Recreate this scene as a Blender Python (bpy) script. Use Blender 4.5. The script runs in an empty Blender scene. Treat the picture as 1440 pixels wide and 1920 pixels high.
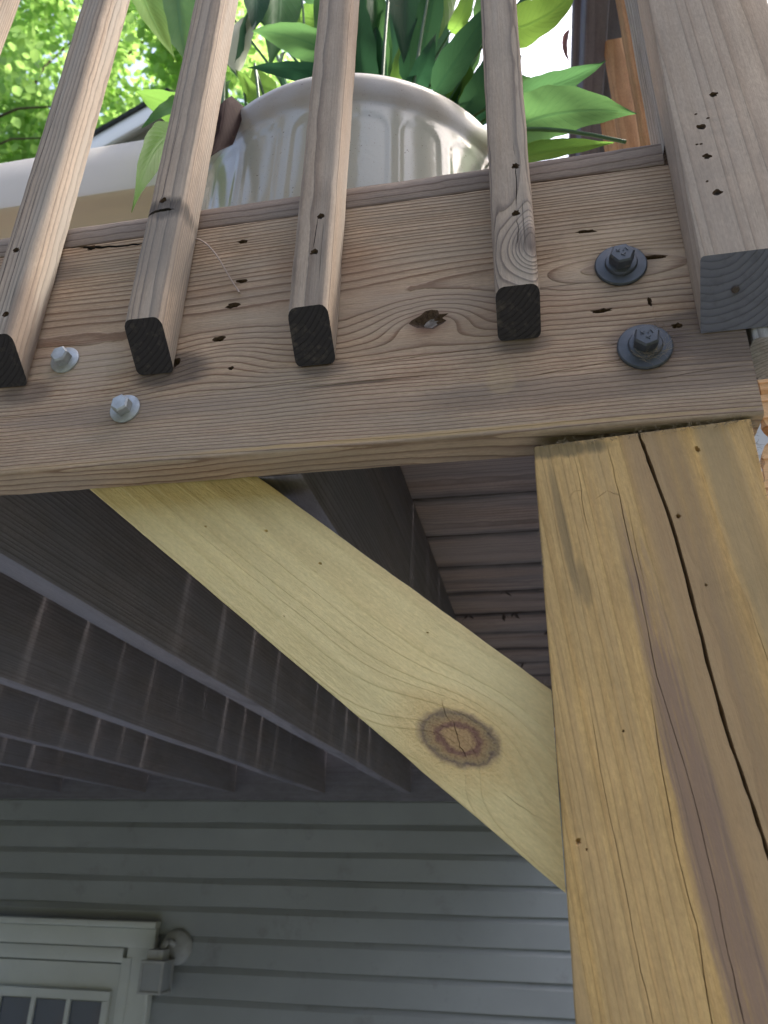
import bpy, math, random
from mathutils import Vector, Matrix, noise

# ---------------------------------------------------------------- camera, sky, sun, exposure
S = bpy.context.scene
COL = S.collection
CAM_POS = Vector((0.0, -0.464, 0.0))
YAW, PITCH, ROLL = 0.20270683, 0.437196, 0.02270953
fw = Vector((-math.sin(YAW)*math.cos(PITCH), math.cos(YAW)*math.cos(PITCH), math.sin(PITCH)))
rt = Vector((math.cos(YAW), math.sin(YAW), 0)); up = rt.cross(fw)
r2 = rt*math.cos(ROLL) + up*math.sin(ROLL); u2 = up*math.cos(ROLL) - rt*math.sin(ROLL)
cam = bpy.data.cameras.new('camera'); cam_ob = bpy.data.objects.new('camera', cam); COL.objects.link(cam_ob)
cam_ob.matrix_world = Matrix(((r2.x, u2.x, -fw.x, CAM_POS.x), (r2.y, u2.y, -fw.y, CAM_POS.y), (r2.z, u2.z, -fw.z, CAM_POS.z), (0, 0, 0, 1)))
cam.sensor_fit = 'HORIZONTAL'; cam.sensor_width = 36; cam.lens = 36*1437.37/1440
cam.clip_start = 0.01; cam.clip_end = 400
cam.dof.use_dof = True; cam.dof.focus_distance = 0.62; cam.dof.aperture_fstop = cam.lens*0.001/0.0022
S.camera = cam_ob

SUN_DIR = Vector((0.40, 0.125, 0.91)).normalized()          # towards the sun
W = bpy.data.worlds.new('World'); S.world = W; W.use_nodes = True
wn = W.node_tree
sky = wn.nodes.new('ShaderNodeTexSky'); sky.sky_type = 'NISHITA'; sky.sun_disc = False
sky.sun_elevation = math.asin(SUN_DIR.z); sky.sun_rotation = math.atan2(SUN_DIR.x, SUN_DIR.y)
sky.air_density = 1.0; sky.dust_density = 6.0; sky.ozone_density = 1.0; sky.altitude = 100
bg = wn.nodes['Background']; bg.inputs['Strength'].default_value = 0.15
wn.links.new(sky.outputs[0], bg.inputs['Color'])
sl = bpy.data.lights.new('sun', 'SUN'); sl.energy = 2.6; sl.angle = math.radians(7.0); sl.color = (1.0, 0.95, 0.87)
so = bpy.data.objects.new('sun', sl); COL.objects.link(so); so.location = (3, 1, 9)
so.rotation_euler = (-SUN_DIR).to_track_quat('-Z', 'Y').to_euler()
S.view_settings.view_transform = 'Standard'; S.view_settings.look = 'None'
S.view_settings.exposure = 1.74; S.view_settings.gamma = 1.0; S.view_settings.use_curve_mapping = False
S.render.engine = 'CYCLES'
S.cycles.max_bounces = 8; S.cycles.diffuse_bounces = 5; S.cycles.transparent_max_bounces = 8
S.cycles.caustics_reflective = False; S.cycles.caustics_refractive = False
S.cycles.use_denoising = True; S.cycles.sample_clamp_indirect = 8

# ---------------------------------------------------------------- mesh helpers
RNG = random.Random(7)
def rnd(a, b): return RNG.uniform(a, b)
def mesh(name, v, f, mats=None, mi=None, smooth=None):
    m = bpy.data.meshes.new(name); m.from_pydata([tuple(p) for p in v], [], f); m.update()
    for k in (mats or []): m.materials.append(k)
    if mi: m.polygons.foreach_set('material_index', mi)
    if smooth is not None:
        m.polygons.foreach_set('use_smooth', [True]*len(m.polygons))
        if smooth < 180: m.set_sharp_from_angle(angle=math.radians(smooth))
    return m
def empty(name, loc, label=None, cat=None, group=None):
    o = bpy.data.objects.new(name, None); COL.objects.link(o); o.location = loc; o.empty_display_size = 0.05
    tag(o, label, cat, group); return o
def tag(o, label=None, cat=None, group=None, kind=None):
    if label: o['label'] = label
    if cat: o['category'] = cat
    if group: o['group'] = group
    if kind: o['kind'] = kind
    return o
def wpos(o):
    p = Vector(o.location)
    if o.parent: p = p + wpos(o.parent)
    return p
def put(name, m, loc=(0, 0, 0), parent=None, rot=None):
    """link a mesh at world position loc (parents are never rotated)"""
    o = bpy.data.objects.new(name, m); COL.objects.link(o)
    if parent:
        o.parent = parent; o.location = Vector(loc) - wpos(parent)
    else: o.location = loc
    if rot: o.rotation_euler = rot
    return o

PERM = {'x': lambda a, b, c: (c, a, b), 'y': lambda a, b, c: (a, c, b), 'z': lambda a, b, c: (a, b, c)}
def rrect(wa, wb, r, n=3):
    """rounded rectangle centred at 0; r is one radius or four (+a+b, -a+b, -a-b, +a-b)"""
    rs = r if isinstance(r, (tuple, list)) else (r,)*4
    pts = []
    for k, (sa, sb) in enumerate(((1, 1), (-1, 1), (-1, -1), (1, -1))):
        q = rs[k]; ca, cb = sa*(wa/2 - q), sb*(wb/2 - q)
        for i in range(n + 1):
            t = math.radians(90*k + 90*i/n)
            pts.append((ca + q*math.cos(t), cb + q*math.sin(t)))
    return pts
def prism(name, prof, axis, c0, c1, mats, nseg=1, wob=0.0, seed=0, end_mat=0, freq=18, smooth=32, big=0.0):
    """extrude the profile along an axis between c0 and c1 (numbers or functions of a, b)"""
    f0 = c0 if callable(c0) else (lambda a, b: c0); f1 = c1 if callable(c1) else (lambda a, b: c1)
    P = PERM[axis]; n = len(prof); v = []; f = []; mi = []
    for s in range(nseg + 1):
        t = s/nseg
        for a, b in prof:
            c = f0(a, b)*(1 - t) + f1(a, b)*t
            if wob or big:
                q = Vector((a*90 + seed*7.1, b*90 - seed*3.3, c*freq + seed))
                q2 = Vector((a*12 + seed*5.7, b*12 + 3.3, c*2.2 + seed*1.7))
                d = noise.noise_vector(q)*wob + noise.noise_vector(q2)*big
                a2, b2 = a + d.x, b + d.y; c2 = c + (d.z*0.6 if s in (0, nseg) else 0)
            else: a2, b2, c2 = a, b, c
            v.append(P(a2, b2, c2))
    flip = axis == 'y'
    def add(q, m):
        f.append(tuple(reversed(q)) if flip else tuple(q)); mi.append(m)
    for s in range(nseg):
        for i in range(n):
            j = (i + 1) % n
            add((s*n + i, s*n + j, (s + 1)*n + j, (s + 1)*n + i), 0)
    add(tuple(reversed(range(n))), end_mat); add(tuple(range(nseg*n, nseg*n + n)), end_mat)
    return mesh(name, v, f, mats, mi, smooth)
def box(name, sx, sy, sz, mats, r=0.0015, nseg=1, axis='z', **k):
    d = {'x': (sy, sz, sx), 'y': (sx, sz, sy), 'z': (sx, sy, sz)}[axis]
    return prism(name, rrect(d[0], d[1], r, 2), axis, -d[2]/2, d[2]/2, mats, nseg, **k)
def tube(name, pts, rad, mats, n=6, smooth=60):
    pts = [Vector(p) for p in pts]; v = []; f = []
    rads = rad if isinstance(rad, (list, tuple)) else [rad]*len(pts)
    ref = Vector((0.31, 0.87, 0.38)).normalized()
    for i, p in enumerate(pts):
        d = (pts[min(i + 1, len(pts) - 1)] - pts[max(i - 1, 0)]).normalized()
        a = d.cross(ref)
        if a.length < 1e-4: a = d.cross(Vector((1, 0, 0)))
        a.normalize(); b = d.cross(a)
        for k in range(n):
            t = 2*math.pi*k/n; v.append(p + (a*math.cos(t) + b*math.sin(t))*rads[i])
    for i in range(len(pts) - 1):
        for k in range(n):
            f.append((i*n + k, i*n + (k + 1) % n, (i + 1)*n + (k + 1) % n, (i + 1)*n + k))
    f.append(tuple(reversed(range(n)))); f.append(tuple(range((len(pts) - 1)*n, len(pts)*n)))
    return mesh(name, v, f, mats, None, smooth)
def bez(a, b, c, n=10):
    a, b, c = Vector(a), Vector(b), Vector(c); m = b*2 - (a + c)*0.5
    return [a*(1 - t)**2 + m*2*t*(1 - t) + c*t*t for t in (i/n for i in range(n + 1))]
def lathe(name, prof, n, mats, axis='z', smooth=40, phase=0.0):
    v = []; f = []; k = len(prof)
    for i in range(n):
        t = 2*math.pi*i/n + phase
        for r, h in prof:
            p = (r*math.cos(t), r*math.sin(t), h)
            v.append(p if axis == 'z' else (p[0], -p[2], p[1]))
    for i in range(n):
        j = (i + 1) % n
        for q in range(k - 1):
            f.append((i*k + q, j*k + q, j*k + q + 1, i*k + q + 1))
    f.append(tuple(i*k + k - 1 for i in range(n)))
    return mesh(name, v, f, mats, None, smooth)
def carve(o, cutters):
    """cut pits and cracks into a mesh for real (boolean difference), then drop the cutters"""
    tmp = []
    for m in cutters:
        c = bpy.data.objects.new('cutter', m); COL.objects.link(c); c.matrix_world = Matrix.Translation(wpos(o)) @ o.rotation_euler.to_matrix().to_4x4()
        md = o.modifiers.new('cut', 'BOOLEAN'); md.operation = 'DIFFERENCE'; md.solver = 'EXACT'; md.object = c; tmp.append(c)
    bpy.context.view_layer.update()
    dg = bpy.context.evaluated_depsgraph_get()
    nm = bpy.data.meshes.new_from_object(o.evaluated_get(dg), depsgraph=dg)
    o.modifiers.clear(); o.data = nm
    for c in tmp:
        m = c.data; bpy.data.objects.remove(c); bpy.data.meshes.remove(m)
def pit(cx, cz, wx, wz, depth, front, seed, mats, tilt=0.0, n=14, mi=0):
    """ragged cone cutter entering from -y at local (cx, cz); front is the local y of the face"""
    v = []; R = random.Random(seed); f = []
    prof = ((1.15, -0.006), (1.0, 0.0002), (0.72, depth*0.45), (0.25, depth))
    rr = [1 + R.uniform(-.28, .28) for _ in range(n)]
    for s, h in prof:
        for k in range(n):
            t = 2*math.pi*k/n; a, b = math.cos(t)*wx/2*rr[k]*s, math.sin(t)*wz/2*rr[k]*s
            v.append((cx + a*math.cos(tilt) - b*math.sin(tilt), front + h, cz + a*math.sin(tilt) + b*math.cos(tilt)))
    for s in range(len(prof) - 1):
        for k in range(n):
            f.append((s*n + (k + 1) % n, s*n + k, (s + 1)*n + k, (s + 1)*n + (k + 1) % n))
    f.append(tuple(range(n))); f.append(tuple(reversed(range((len(prof) - 1)*n, len(prof)*n))))
    return mesh('pit', v, f, mats, [mi]*len(f))
def slit(line, width, depth, front, mats, mi=0, seed=0, jit=0.0006):
    """V-shaped crack cutter along a polyline of local (x, z) points on a face looking to -y"""
    R = random.Random(seed); P = []
    for (x0, z0), (x1, z1) in zip(line, line[1:]):
        for k in range(4):
            t = k/4; P.append((x0 + (x1 - x0)*t + R.uniform(-jit, jit), z0 + (z1 - z0)*t + R.uniform(-jit, jit)))
    P.append(line[-1]); v = []; f = []; n = len(P)
    for i, (x, z) in enumerate(P):
        a, b = P[max(0, i - 1)], P[min(n - 1, i + 1)]; dx, dz = b[0] - a[0], b[1] - a[1]; L = math.hypot(dx, dz)
        nx, nz = -dz/L, dx/L; e = min(1.0, (i + .35)/2.5, (n - 1 - i + .35)/2.5); w = width/2*e*R.uniform(.75, 1.2)
        v += [(x + nx*w*1.2, front - 0.006, z + nz*w*1.2), (x - nx*w*1.2, front - 0.006, z - nz*w*1.2), (x - nx*w*.25, front + depth*e, z - nz*w*.25), (x + nx*w*.25, front + depth*e, z + nz*w*.25)]
    for i in range(n - 1):
        for k in range(4):
            f.append((i*4 + k, i*4 + (k + 1) % 4, i*4 + 4 + (k + 1) % 4, i*4 + 4 + k))
    f.append((3, 2, 1, 0)); e = (n - 1)*4; f.append((e, e + 1, e + 2, e + 3))
    return mesh('slit', v, f, mats, [mi]*len(f))

# ---------------------------------------------------------------- material helpers
class NT:
    def __init__(s, name):
        s.m = bpy.data.materials.new(name); s.m.use_nodes = True; s.t = s.m.node_tree; s.t.nodes.clear()
        s.out = s.t.nodes.new('ShaderNodeOutputMaterial')
    def n(s, ty, **k):
        o = s.t.nodes.new('ShaderNode' + ty)
        for a, b in k.items(): setattr(o, a, b)
        return o
    def set(s, sock, v):
        if v is None: return
        if isinstance(v, bpy.types.NodeSocket): s.t.links.new(v, sock)
        else: sock.default_value = (*v, 1.0) if (hasattr(v, '__len__') and len(v) == 3 and sock.type == 'RGBA') else v
    def M(s, op, a, b=None, c=None, clamp=False):
        o = s.n('Math', operation=op, use_clamp=clamp)
        for i, q in enumerate((a, b, c)): s.set(o.inputs[i], q)
        return o.outputs[0]
    def vec(s, x, y, z):
        o = s.n('CombineXYZ')
        for i, q in enumerate((x, y, z)): s.set(o.inputs[i], q)
        return o.outputs[0]
    def sep(s, v):
        o = s.n('SeparateXYZ'); s.set(o.inputs[0], v); return o.outputs
    def noise(s, v, scale=1.0, detail=2.0, rough=0.5, dist=0.0):
        o = s.n('TexNoise'); s.set(o.inputs['Vector'], v); o.inputs['Scale'].default_value = scale
        o.inputs['Detail'].default_value = detail; o.inputs['Roughness'].default_value = rough; o.inputs['Distortion'].default_value = dist
        return o.outputs[0]
    def ramp(s, fac, stops, interp='LINEAR'):
        o = s.n('ValToRGB'); o.color_ramp.interpolation = interp; s.set(o.inputs[0], fac); e = o.color_ramp.elements
        while len(e) < len(stops): e.new(0.5)
        for q, (p, c) in zip(e, stops):
            q.position = p; q.color = (c, c, c, 1) if not hasattr(c, '__len__') else (*c, 1)
        return o.outputs[0]
    def mix(s, fac, a, b, mode='MIX'):
        o = s.n('Mix', data_type='RGBA', blend_type=mode)
        s.set(o.inputs[0], fac); s.set(o.inputs[6], a); s.set(o.inputs[7], b); return o.outputs[2]
    def mapr(s, v, a, b, c=0.0, d=1.0):
        o = s.n('MapRange'); s.set(o.inputs[0], v)
        for i, q in enumerate((a, b, c, d)): o.inputs[1 + i].default_value = q
        return o.outputs[0]
    def bump(s, h, strength, dist, nrm=None):
        o = s.n('Bump'); s.set(o.inputs['Height'], h); o.inputs['Strength'].default_value = strength; o.inputs['Distance'].default_value = dist
        if nrm is not None: s.set(o.inputs['Normal'], nrm)
        return o.outputs[0]
    def bsdf(s, **k):
        o = s.n('BsdfPrincipled')
        for a, b in k.items(): s.set(o.inputs[a.replace('_', ' ')], b)
        s.t.links.new(o.outputs[0], s.out.inputs[0]); return o
    def obj(s): return s.n('TexCoord').outputs['Object']

def wood(name, axis, early, late, pith=(0.03, 0.06), spacing=0.0032, warp=0.006, wfreq=(1.6, 5.0), contrast=0.8,
         grey=None, grey_amt=0.0, grey_freq=(3.0, 14.0), knots=(), shear=0.0, bump=0.5, fiber=0.35, rand=False, check=0.0, rough=0.75,
         stain=None, stain_freq=(2.0, 20.0), stain_thr=(0.52, 0.66), rough_cut=0.0, spots=(), grit=0.22, blotch=0.16, edge=None):
    """solid timber: growth rings round a pith line, fibres, weather greying, knots that bend the rings.
    u runs along the grain, v across the main face, w into the piece."""
    N = NT(name); P = N.sep(N.obj())
    u, v, w = {'xy': (P[0], P[1], P[2]), 'x': (P[0], P[2], P[1]), 'z': (P[2], P[0], P[1]), 'y': (P[1], P[0], P[2])}[axis]
    vraw = v
    if shear: v = N.M('MULTIPLY_ADD', u, shear, v)
    if rand:
        r = N.n('ObjectInfo').outputs['Random']
        u = N.M('MULTIPLY_ADD', r, 37.0, u); v = N.M('ADD', v, N.M('MULTIPLY_ADD', N.M('FRACT', N.M('MULTIPLY', r, 13.7)), 0.08, -0.04))
        w = N.M('MULTIPLY_ADD', N.M('FRACT', N.M('MULTIPLY', r, 71.3)), 0.05, w)
    lo = N.noise(N.vec(N.M('MULTIPLY', u, wfreq[0]), N.M('MULTIPLY', v, wfreq[1]), N.M('MULTIPLY', w, wfreq[1])), 1.0, 2.0)
    vv = N.M('SUBTRACT', v, pith[0]); ww = N.M('SUBTRACT', w, pith[1])
    r = N.M('SQRT', N.M('ADD', N.M('MULTIPLY', vv, vv), N.M('MULTIPLY', ww, ww)))
    r = N.M('ADD', r, N.M('MULTIPLY', N.M('SUBTRACT', lo, 0.5), warp*2))
    core = None; halo = None
    for (ku, kv, ru, rv, amp, tilt, has_core) in knots:
        du = N.M('SUBTRACT', u, ku); dv = N.M('SUBTRACT', v, kv); c, s_ = math.cos(tilt), math.sin(tilt)
        a = N.M('DIVIDE', N.M('ADD', N.M('MULTIPLY', du, c), N.M('MULTIPLY', dv, s_)), ru)
        b = N.M('DIVIDE', N.M('SUBTRACT', N.M('MULTIPLY', dv, c), N.M('MULTIPLY', du, s_)), rv)
        d2 = N.M('ADD', N.M('MULTIPLY', a, a), N.M('MULTIPLY', b, b))
        jag = N.noise(N.vec(N.M('MULTIPLY', u, 110), N.M('MULTIPLY', v, 110), 0.0), 1.0, 5.0, 0.65)
        d2j = N.M('MULTIPLY', d2, N.M('MULTIPLY_ADD', jag, 0.7, 0.65))
        g = N.M('POWER', 2.71828, N.M('MULTIPLY', d2, -0.30))
        r = N.M('MULTIPLY_ADD', g, amp, r)
        if has_core:
            k = N.mapr(d2j, 0.76, 1.22, 1.0, 0.0); ring = N.M('SQRT', d2j)
            core = (k, ring, jag); halo = N.mapr(d2, 1.0, 4.2, 1.0, 0.0)
    vary = N.noise(N.vec(N.M('MULTIPLY', r, 55), N.M('MULTIPLY', u, 0.3), 0.0), 1.0, 1.0)
    ph = N.M('FRACT', N.M('ADD', N.M('DIVIDE', r, spacing), N.M('MULTIPLY', vary, 3.0)))
    ring = N.ramp(ph, ((0.0, 0.0), (0.35, 0.03), (0.66, 0.28), (0.86, 1.0), (0.95, 0.95), (1.0, 0.0)))
    fib = N.noise(N.vec(N.M('MULTIPLY', u, 26.0), N.M('MULTIPLY', v, 680), N.M('MULTIPLY', w, 680)), 1.0, 4.0, 0.65)
    fib2 = N.noise(N.vec(N.M('MULTIPLY', u, 3.0), N.M('MULTIPLY', v, 90), N.M('MULTIPLY', w, 90)), 1.0, 3.0, 0.6)
    blot = N.noise(N.vec(N.M('MULTIPLY', u, 5.0), N.M('MULTIPLY', v, 16), N.M('MULTIPLY', w, 16)), 1.0, 3.0, 0.55)
    lfac = N.M('MULTIPLY', ring, N.M('MULTIPLY', N.M('MULTIPLY_ADD', blot, 0.9, 0.5), contrast), clamp=True)
    col = N.mix(lfac, early, late)
    col = N.mix(N.mapr(fib, 0.25, 0.75, 0.0, fiber), col, N.mix(1.0, col, (0.45, 0.42, 0.40), 'MULTIPLY'))
    col = N.mix(N.mapr(fib2, 0.35, 0.8, 0.0, 0.5), col, N.mix(1.0, col, (0.72, 0.66, 0.62), 'MULTIPLY'))
    gr = N.noise(N.vec(N.M('MULTIPLY', u, 190), N.M('MULTIPLY', v, 520), N.M('MULTIPLY', w, 520)), 1.0, 5.0, 0.75)
    md = N.noise(N.vec(N.M('MULTIPLY', u, 16), N.M('MULTIPLY', v, 44), N.M('MULTIPLY', w, 44)), 1.0, 4.0, 0.65)
    gm = N.M('MULTIPLY', N.mapr(gr, 0.25, 0.75, 1.0 - grit, 1.0 + grit), N.mapr(md, 0.25, 0.75, 1.0 - blotch, 1.0 + blotch))
    col = N.mix(1.0, col, N.vec(gm, gm, gm), 'MULTIPLY')
    if stain:
        sn = N.noise(N.vec(N.M('MULTIPLY', u, stain_freq[0]), N.M('MULTIPLY', v, stain_freq[1]), N.M('MULTIPLY', w, stain_freq[1])), 1.0, 4.0, 0.55)
        col = N.mix(N.M('MULTIPLY', N.mapr(sn, stain_thr[0], stain_thr[1]), 0.85), col, N.mix(0.75, col, stain))
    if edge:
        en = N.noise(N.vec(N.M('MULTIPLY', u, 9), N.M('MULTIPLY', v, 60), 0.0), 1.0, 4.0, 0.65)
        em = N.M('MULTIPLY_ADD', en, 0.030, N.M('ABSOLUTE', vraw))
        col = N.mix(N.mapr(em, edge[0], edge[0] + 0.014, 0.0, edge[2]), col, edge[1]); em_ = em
    if grey:
        gn = N.noise(N.vec(N.M('MULTIPLY', u, grey_freq[0]), N.M('MULTIPLY', v, grey_freq[1]), N.M('MULTIPLY', w, grey_freq[1])), 1.0, 4.0, 0.6)
        col = N.mix(N.M('MULTIPLY', N.mapr(gn, 0.30, 0.62), grey_amt), col, N.mix(N.M('MULTIPLY', lfac, 0.6), grey, tuple(q*0.55 for q in grey)))
    h = N.M('SUBTRACT', N.M('MULTIPLY', ring, 0.7), N.M('MULTIPLY', fib, 0.7)); h = N.M('MULTIPLY_ADD', gr, 0.5, h)
    if check:
        cn = N.noise(N.vec(N.M('MULTIPLY', u, 3.5), N.M('MULTIPLY', v, 170), N.M('MULTIPLY', w, 170)), 1.0, 2.0, 0.5)
        ck = N.M('MULTIPLY', N.mapr(cn, 0.71, 0.755), check)
        col = N.mix(ck, col, (0.035, 0.028, 0.025)); h = N.M('MULTIPLY_ADD', ck, -2.5, h)
    if rough_cut:
        rc = N.noise(N.vec(N.M('MULTIPLY', u, 160), N.M('MULTIPLY', v, 420), N.M('MULTIPLY', w, 420)), 1.0, 4.0, 0.7)
        h = N.M('MULTIPLY_ADD', rc, rough_cut, h)
    for (su, sv, ru, rv, scol, amt) in spots:
        a = N.M('DIVIDE', N.M('SUBTRACT', u, su), ru); b = N.M('DIVIDE', N.M('SUBTRACT', v, sv), rv)
        d = N.M('ADD', N.M('MULTIPLY', a, a), N.M('MULTIPLY', b, b))
        d = N.M('ADD', d, N.M('MULTIPLY', N.M('SUBTRACT', blot, 0.5), 1.4))
        d = N.M('ADD', d, N.M('MULTIPLY', N.M('SUBTRACT', fib, 0.5), 1.5)); d = N.M('ADD', d, N.M('MULTIPLY', N.M('SUBTRACT', fib2, 0.5), 1.8))
        col = N.mix(N.mapr(d, 0.35, 1.05, amt, 0.0), col, scol)
    if core:
        k, rg, jag = core
        kr = N.ramp(N.M('MULTIPLY_ADD', N.M('SUBTRACT', jag, 0.5), 0.35, rg), ((0.0, (0.46, 0.29, 0.14)), (0.34, (0.48, 0.31, 0.15)), (0.45, (0.23, 0.125, 0.09)), (0.55, (0.27, 0.155, 0.10)), (0.64, (0.40, 0.26, 0.13)), (0.82, (0.36, 0.26, 0.14)), (0.93, (0.17, 0.12, 0.10)), (1.0, (0.30, 0.20, 0.13))))
        grit = N.noise(N.vec(N.M('MULTIPLY', u, 520), N.M('MULTIPLY', v, 520), 0.0), 1.0, 3.0, 0.7)
        kr = N.mix(N.mapr(grit, 0.45, 0.7, 0.0, 0.6), kr, N.mix(1.0, kr, (0.45, 0.4, 0.42), 'MULTIPLY'))
        col = N.mix(N.M('MULTIPLY', halo, 0.35), col, N.mix(1.0, col, (0.85, 0.62, 0.42), 'MULTIPLY'))
        col = N.mix(k, col, kr); h = N.M('ADD', h, N.M('MULTIPLY', N.M('MULTIPLY', N.M('MAXIMUM', k, halo), grit), 2.2))
    b = N.bump(h, bump, 0.0009)
    rg = N.mapr(fib2, 0.2, 0.8, rough - 0.08, rough + 0.12)
    N.bsdf(Base_Color=col, Roughness=rg, Normal=b, Specular_IOR_Level=0.12)
    return N.m
def plain(name, c, rough=0.5, spec=0.4, metal=0.0, var=0.12, vscale=9.0, bump=0.0, bscale=60.0, dirt=None, dirt_thr=(0.58, 0.75)):
    N = NT(name); rv = N.n('ObjectInfo').outputs['Random']; o = N.n('VectorMath', operation='ADD')
    N.set(o.inputs[0], N.obj()); N.set(o.inputs[1], N.vec(N.M('MULTIPLY', rv, 53.0), N.M('MULTIPLY', rv, 17.0), N.M('MULTIPLY', rv, 31.0))); o = o.outputs[0]
    a = N.noise(o, vscale, 4.0, 0.6); b = N.noise(o, bscale, 4.0, 0.65)
    col = N.mix(N.mapr(a, 0.3, 0.7, 0.0, 1.0), tuple(q*(1 - var) for q in c), tuple(min(1, q*(1 + var)) for q in c))
    if dirt: col = N.mix(N.M('MULTIPLY', N.mapr(N.noise(o, vscale*2.7, 5.0, 0.65), *dirt_thr), 0.8), col, dirt)
    N.bsdf(Base_Color=col, Roughness=N.mapr(b, 0.25, 0.75, rough - 0.07, rough + 0.1), Metallic=metal, Specular_IOR_Level=spec,
           Normal=N.bump(b, bump, 0.001) if bump else None)
    return N.m

# ---------------------------------------------------------------- materials
def end_grain(name, c, c2, amt):
    N = NT(name); P = N.sep(N.obj()); o = N.obj()
    x = N.M('ADD', P[0], 0.035); y = N.M('ADD', P[1], 0.05)
    r = N.M('SQRT', N.M('ADD', N.M('MULTIPLY', x, x), N.M('MULTIPLY', y, y)))
    r = N.M('MULTIPLY_ADD', N.noise(o, 60, 2.0), 0.002, r)
    ph = N.ramp(N.M('FRACT', N.M('DIVIDE', r, 0.0034)), ((0, 0), (0.6, 0.3), (0.9, 1.0), (1.0, 0)))
    saw = N.noise(N.vec(N.M('MULTIPLY', N.M('ADD', P[0], P[1]), 900), N.M('MULTIPLY', N.M('SUBTRACT', P[0], P[1]), 25), N.M('MULTIPLY', P[2], 40)), 1.0, 3.0, 0.6)
    bl = N.noise(o, 95, 4.0, 0.65)
    col = N.mix(N.M('MULTIPLY', ph, 0.6), c, tuple(q*0.55 for q in c)); col = N.mix(N.mapr(bl, 0.52, 0.75, 0.0, amt), col, c2)
    N.bsdf(Base_Color=col, Roughness=0.9, Specular_IOR_Level=0.12, Normal=N.bump(N.M('ADD', saw, ph), 0.8, 0.0008)); return N.m
end_post = end_grain('end_grain_grey', (0.17, 0.165, 0.19), (0.10, 0.095, 0.105), 0.7)
end_dark = end_grain('end_grain_weathered', (0.050, 0.044, 0.046), (0.15, 0.12, 0.10), 0.7)
m_pit = plain('torn_wood_hole', (0.10, 0.065, 0.045), 0.9, 0.1, var=0.5, vscale=400, bump=0.8, bscale=700)
m_rim = wood('weathered_rim_pine', 'x', (0.60, 0.43, 0.29), (0.25, 0.135, 0.082), pith=(0.012, 0.042), spacing=0.0027, warp=0.008, wfreq=(2.4, 8.0),
             contrast=0.95, grey=(0.37, 0.305, 0.235), grey_amt=0.55, grey_freq=(5.0, 34.0), bump=1.0, fiber=0.65, check=0.6, rough_cut=0.35, stain=(0.30, 0.185, 0.125), stain_freq=(6.0, 13.0), stain_thr=(0.5, 0.72),
             knots=((-0.0635, -0.011, 0.022, 0.0095, 0.013, 0.05, False), (-0.235, -0.03, 0.03, 0.012, 0.010, 0.1, False), (0.07, 0.02, 0.03, 0.01, -0.008, 0.0, False)),
             spots=((-0.0635, -0.011, 0.022, 0.014, (0.20, 0.11, 0.08), 0.55), (0.15, -0.045, 0.06, 0.04, (0.13, 0.10, 0.085), 0.75), (0.05, -0.085, 0.16, 0.012, (0.20, 0.15, 0.12), 0.5), (-0.3, -0.07, 0.12, 0.012, (0.24, 0.19, 0.155), 0.5), (0.08, 0.035, 0.05, 0.03, (0.55, 0.41, 0.29), 0.45), (-0.15, 0.06, 0.05, 0.02, (0.28, 0.17, 0.11), 0.4), (-0.27, -0.034, 0.036, 0.018, (0.085, 0.07, 0.065), 0.75), (-0.145, -0.045, 0.022, 0.010, (0.13, 0.10, 0.085), 0.6), (0.005, -0.04, 0.024, 0.010, (0.13, 0.10, 0.085), 0.6), (-0.40, -0.04, 0.03, 0.012, (0.12, 0.095, 0.085), 0.6), (0.0805, 0.018, 0.026, 0.024, (0.17, 0.12, 0.095), 0.55), (0.0888, -0.057, 0.028, 0.026, (0.14, 0.10, 0.085), 0.6),
                    (-0.05, -0.1118, 0.22, 0.0022, (0.50, 0.34, 0.16), 0.6), (-0.30, -0.1125, 0.2, 0.0016, (0.48, 0.34, 0.18), 0.35), (-0.012, -0.07, 0.010, 0.016, (0.50, 0.36, 0.20), 0.3),
                    (-0.42, 0.09, 0.05, 0.02, (0.16, 0.13, 0.115), 0.6), (-0.35, -0.02, 0.04, 0.03, (0.45, 0.36, 0.28), 0.5)))
m_post = wood('yellow_treated_post', 'z', (0.70, 0.455, 0.18), (0.54, 0.32, 0.12), pith=(0.05, 0.03), spacing=0.0042, warp=0.003, wfreq=(1.2, 8.0), contrast=0.45,
              shear=0.115, bump=0.5, fiber=0.55, rough=0.8, rough_cut=0.5, grey=(0.42, 0.30, 0.17), grey_amt=0.5, grey_freq=(2.0, 70.0), stain=(0.29, 0.19, 0.125), stain_freq=(1.0, 19.0), stain_thr=(0.55, 0.64),
              spots=((0.0, 0.008, 0.20, 0.014, (0.245, 0.165, 0.125), 0.85), (0.10, 0.05, 0.2, 0.010, (0.27, 0.19, 0.12), 0.5), (0.205, -0.032, 0.05, 0.0035, (0.13, 0.105, 0.07), 0.5), (0.165, -0.026, 0.02, 0.004, (0.16, 0.125, 0.08), 0.45), (0.262, -0.04, 0.007, 0.05, (0.12, 0.10, 0.06), 0.7), (0.18, 0.075, 0.14, 0.014, (0.29, 0.22, 0.13), 0.55)))
m_brace = wood('pale_yellow_brace', 'x', (0.83, 0.66, 0.33), (0.70, 0.51, 0.24), pith=(0.10, 0.05), spacing=0.0075, warp=0.004, wfreq=(2.0, 8.0), contrast=0.26, grit=0.13, blotch=0.07,
               bump=0.7, fiber=0.16, rough=0.8, rough_cut=1.1, knots=((0.359, 0.0298, 0.0270, 0.0165, 0.024, 0.30, True),),
               stain=(0.74, 0.64, 0.36), stain_freq=(5.0, 14.0), stain_thr=(0.40, 0.85))
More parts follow.
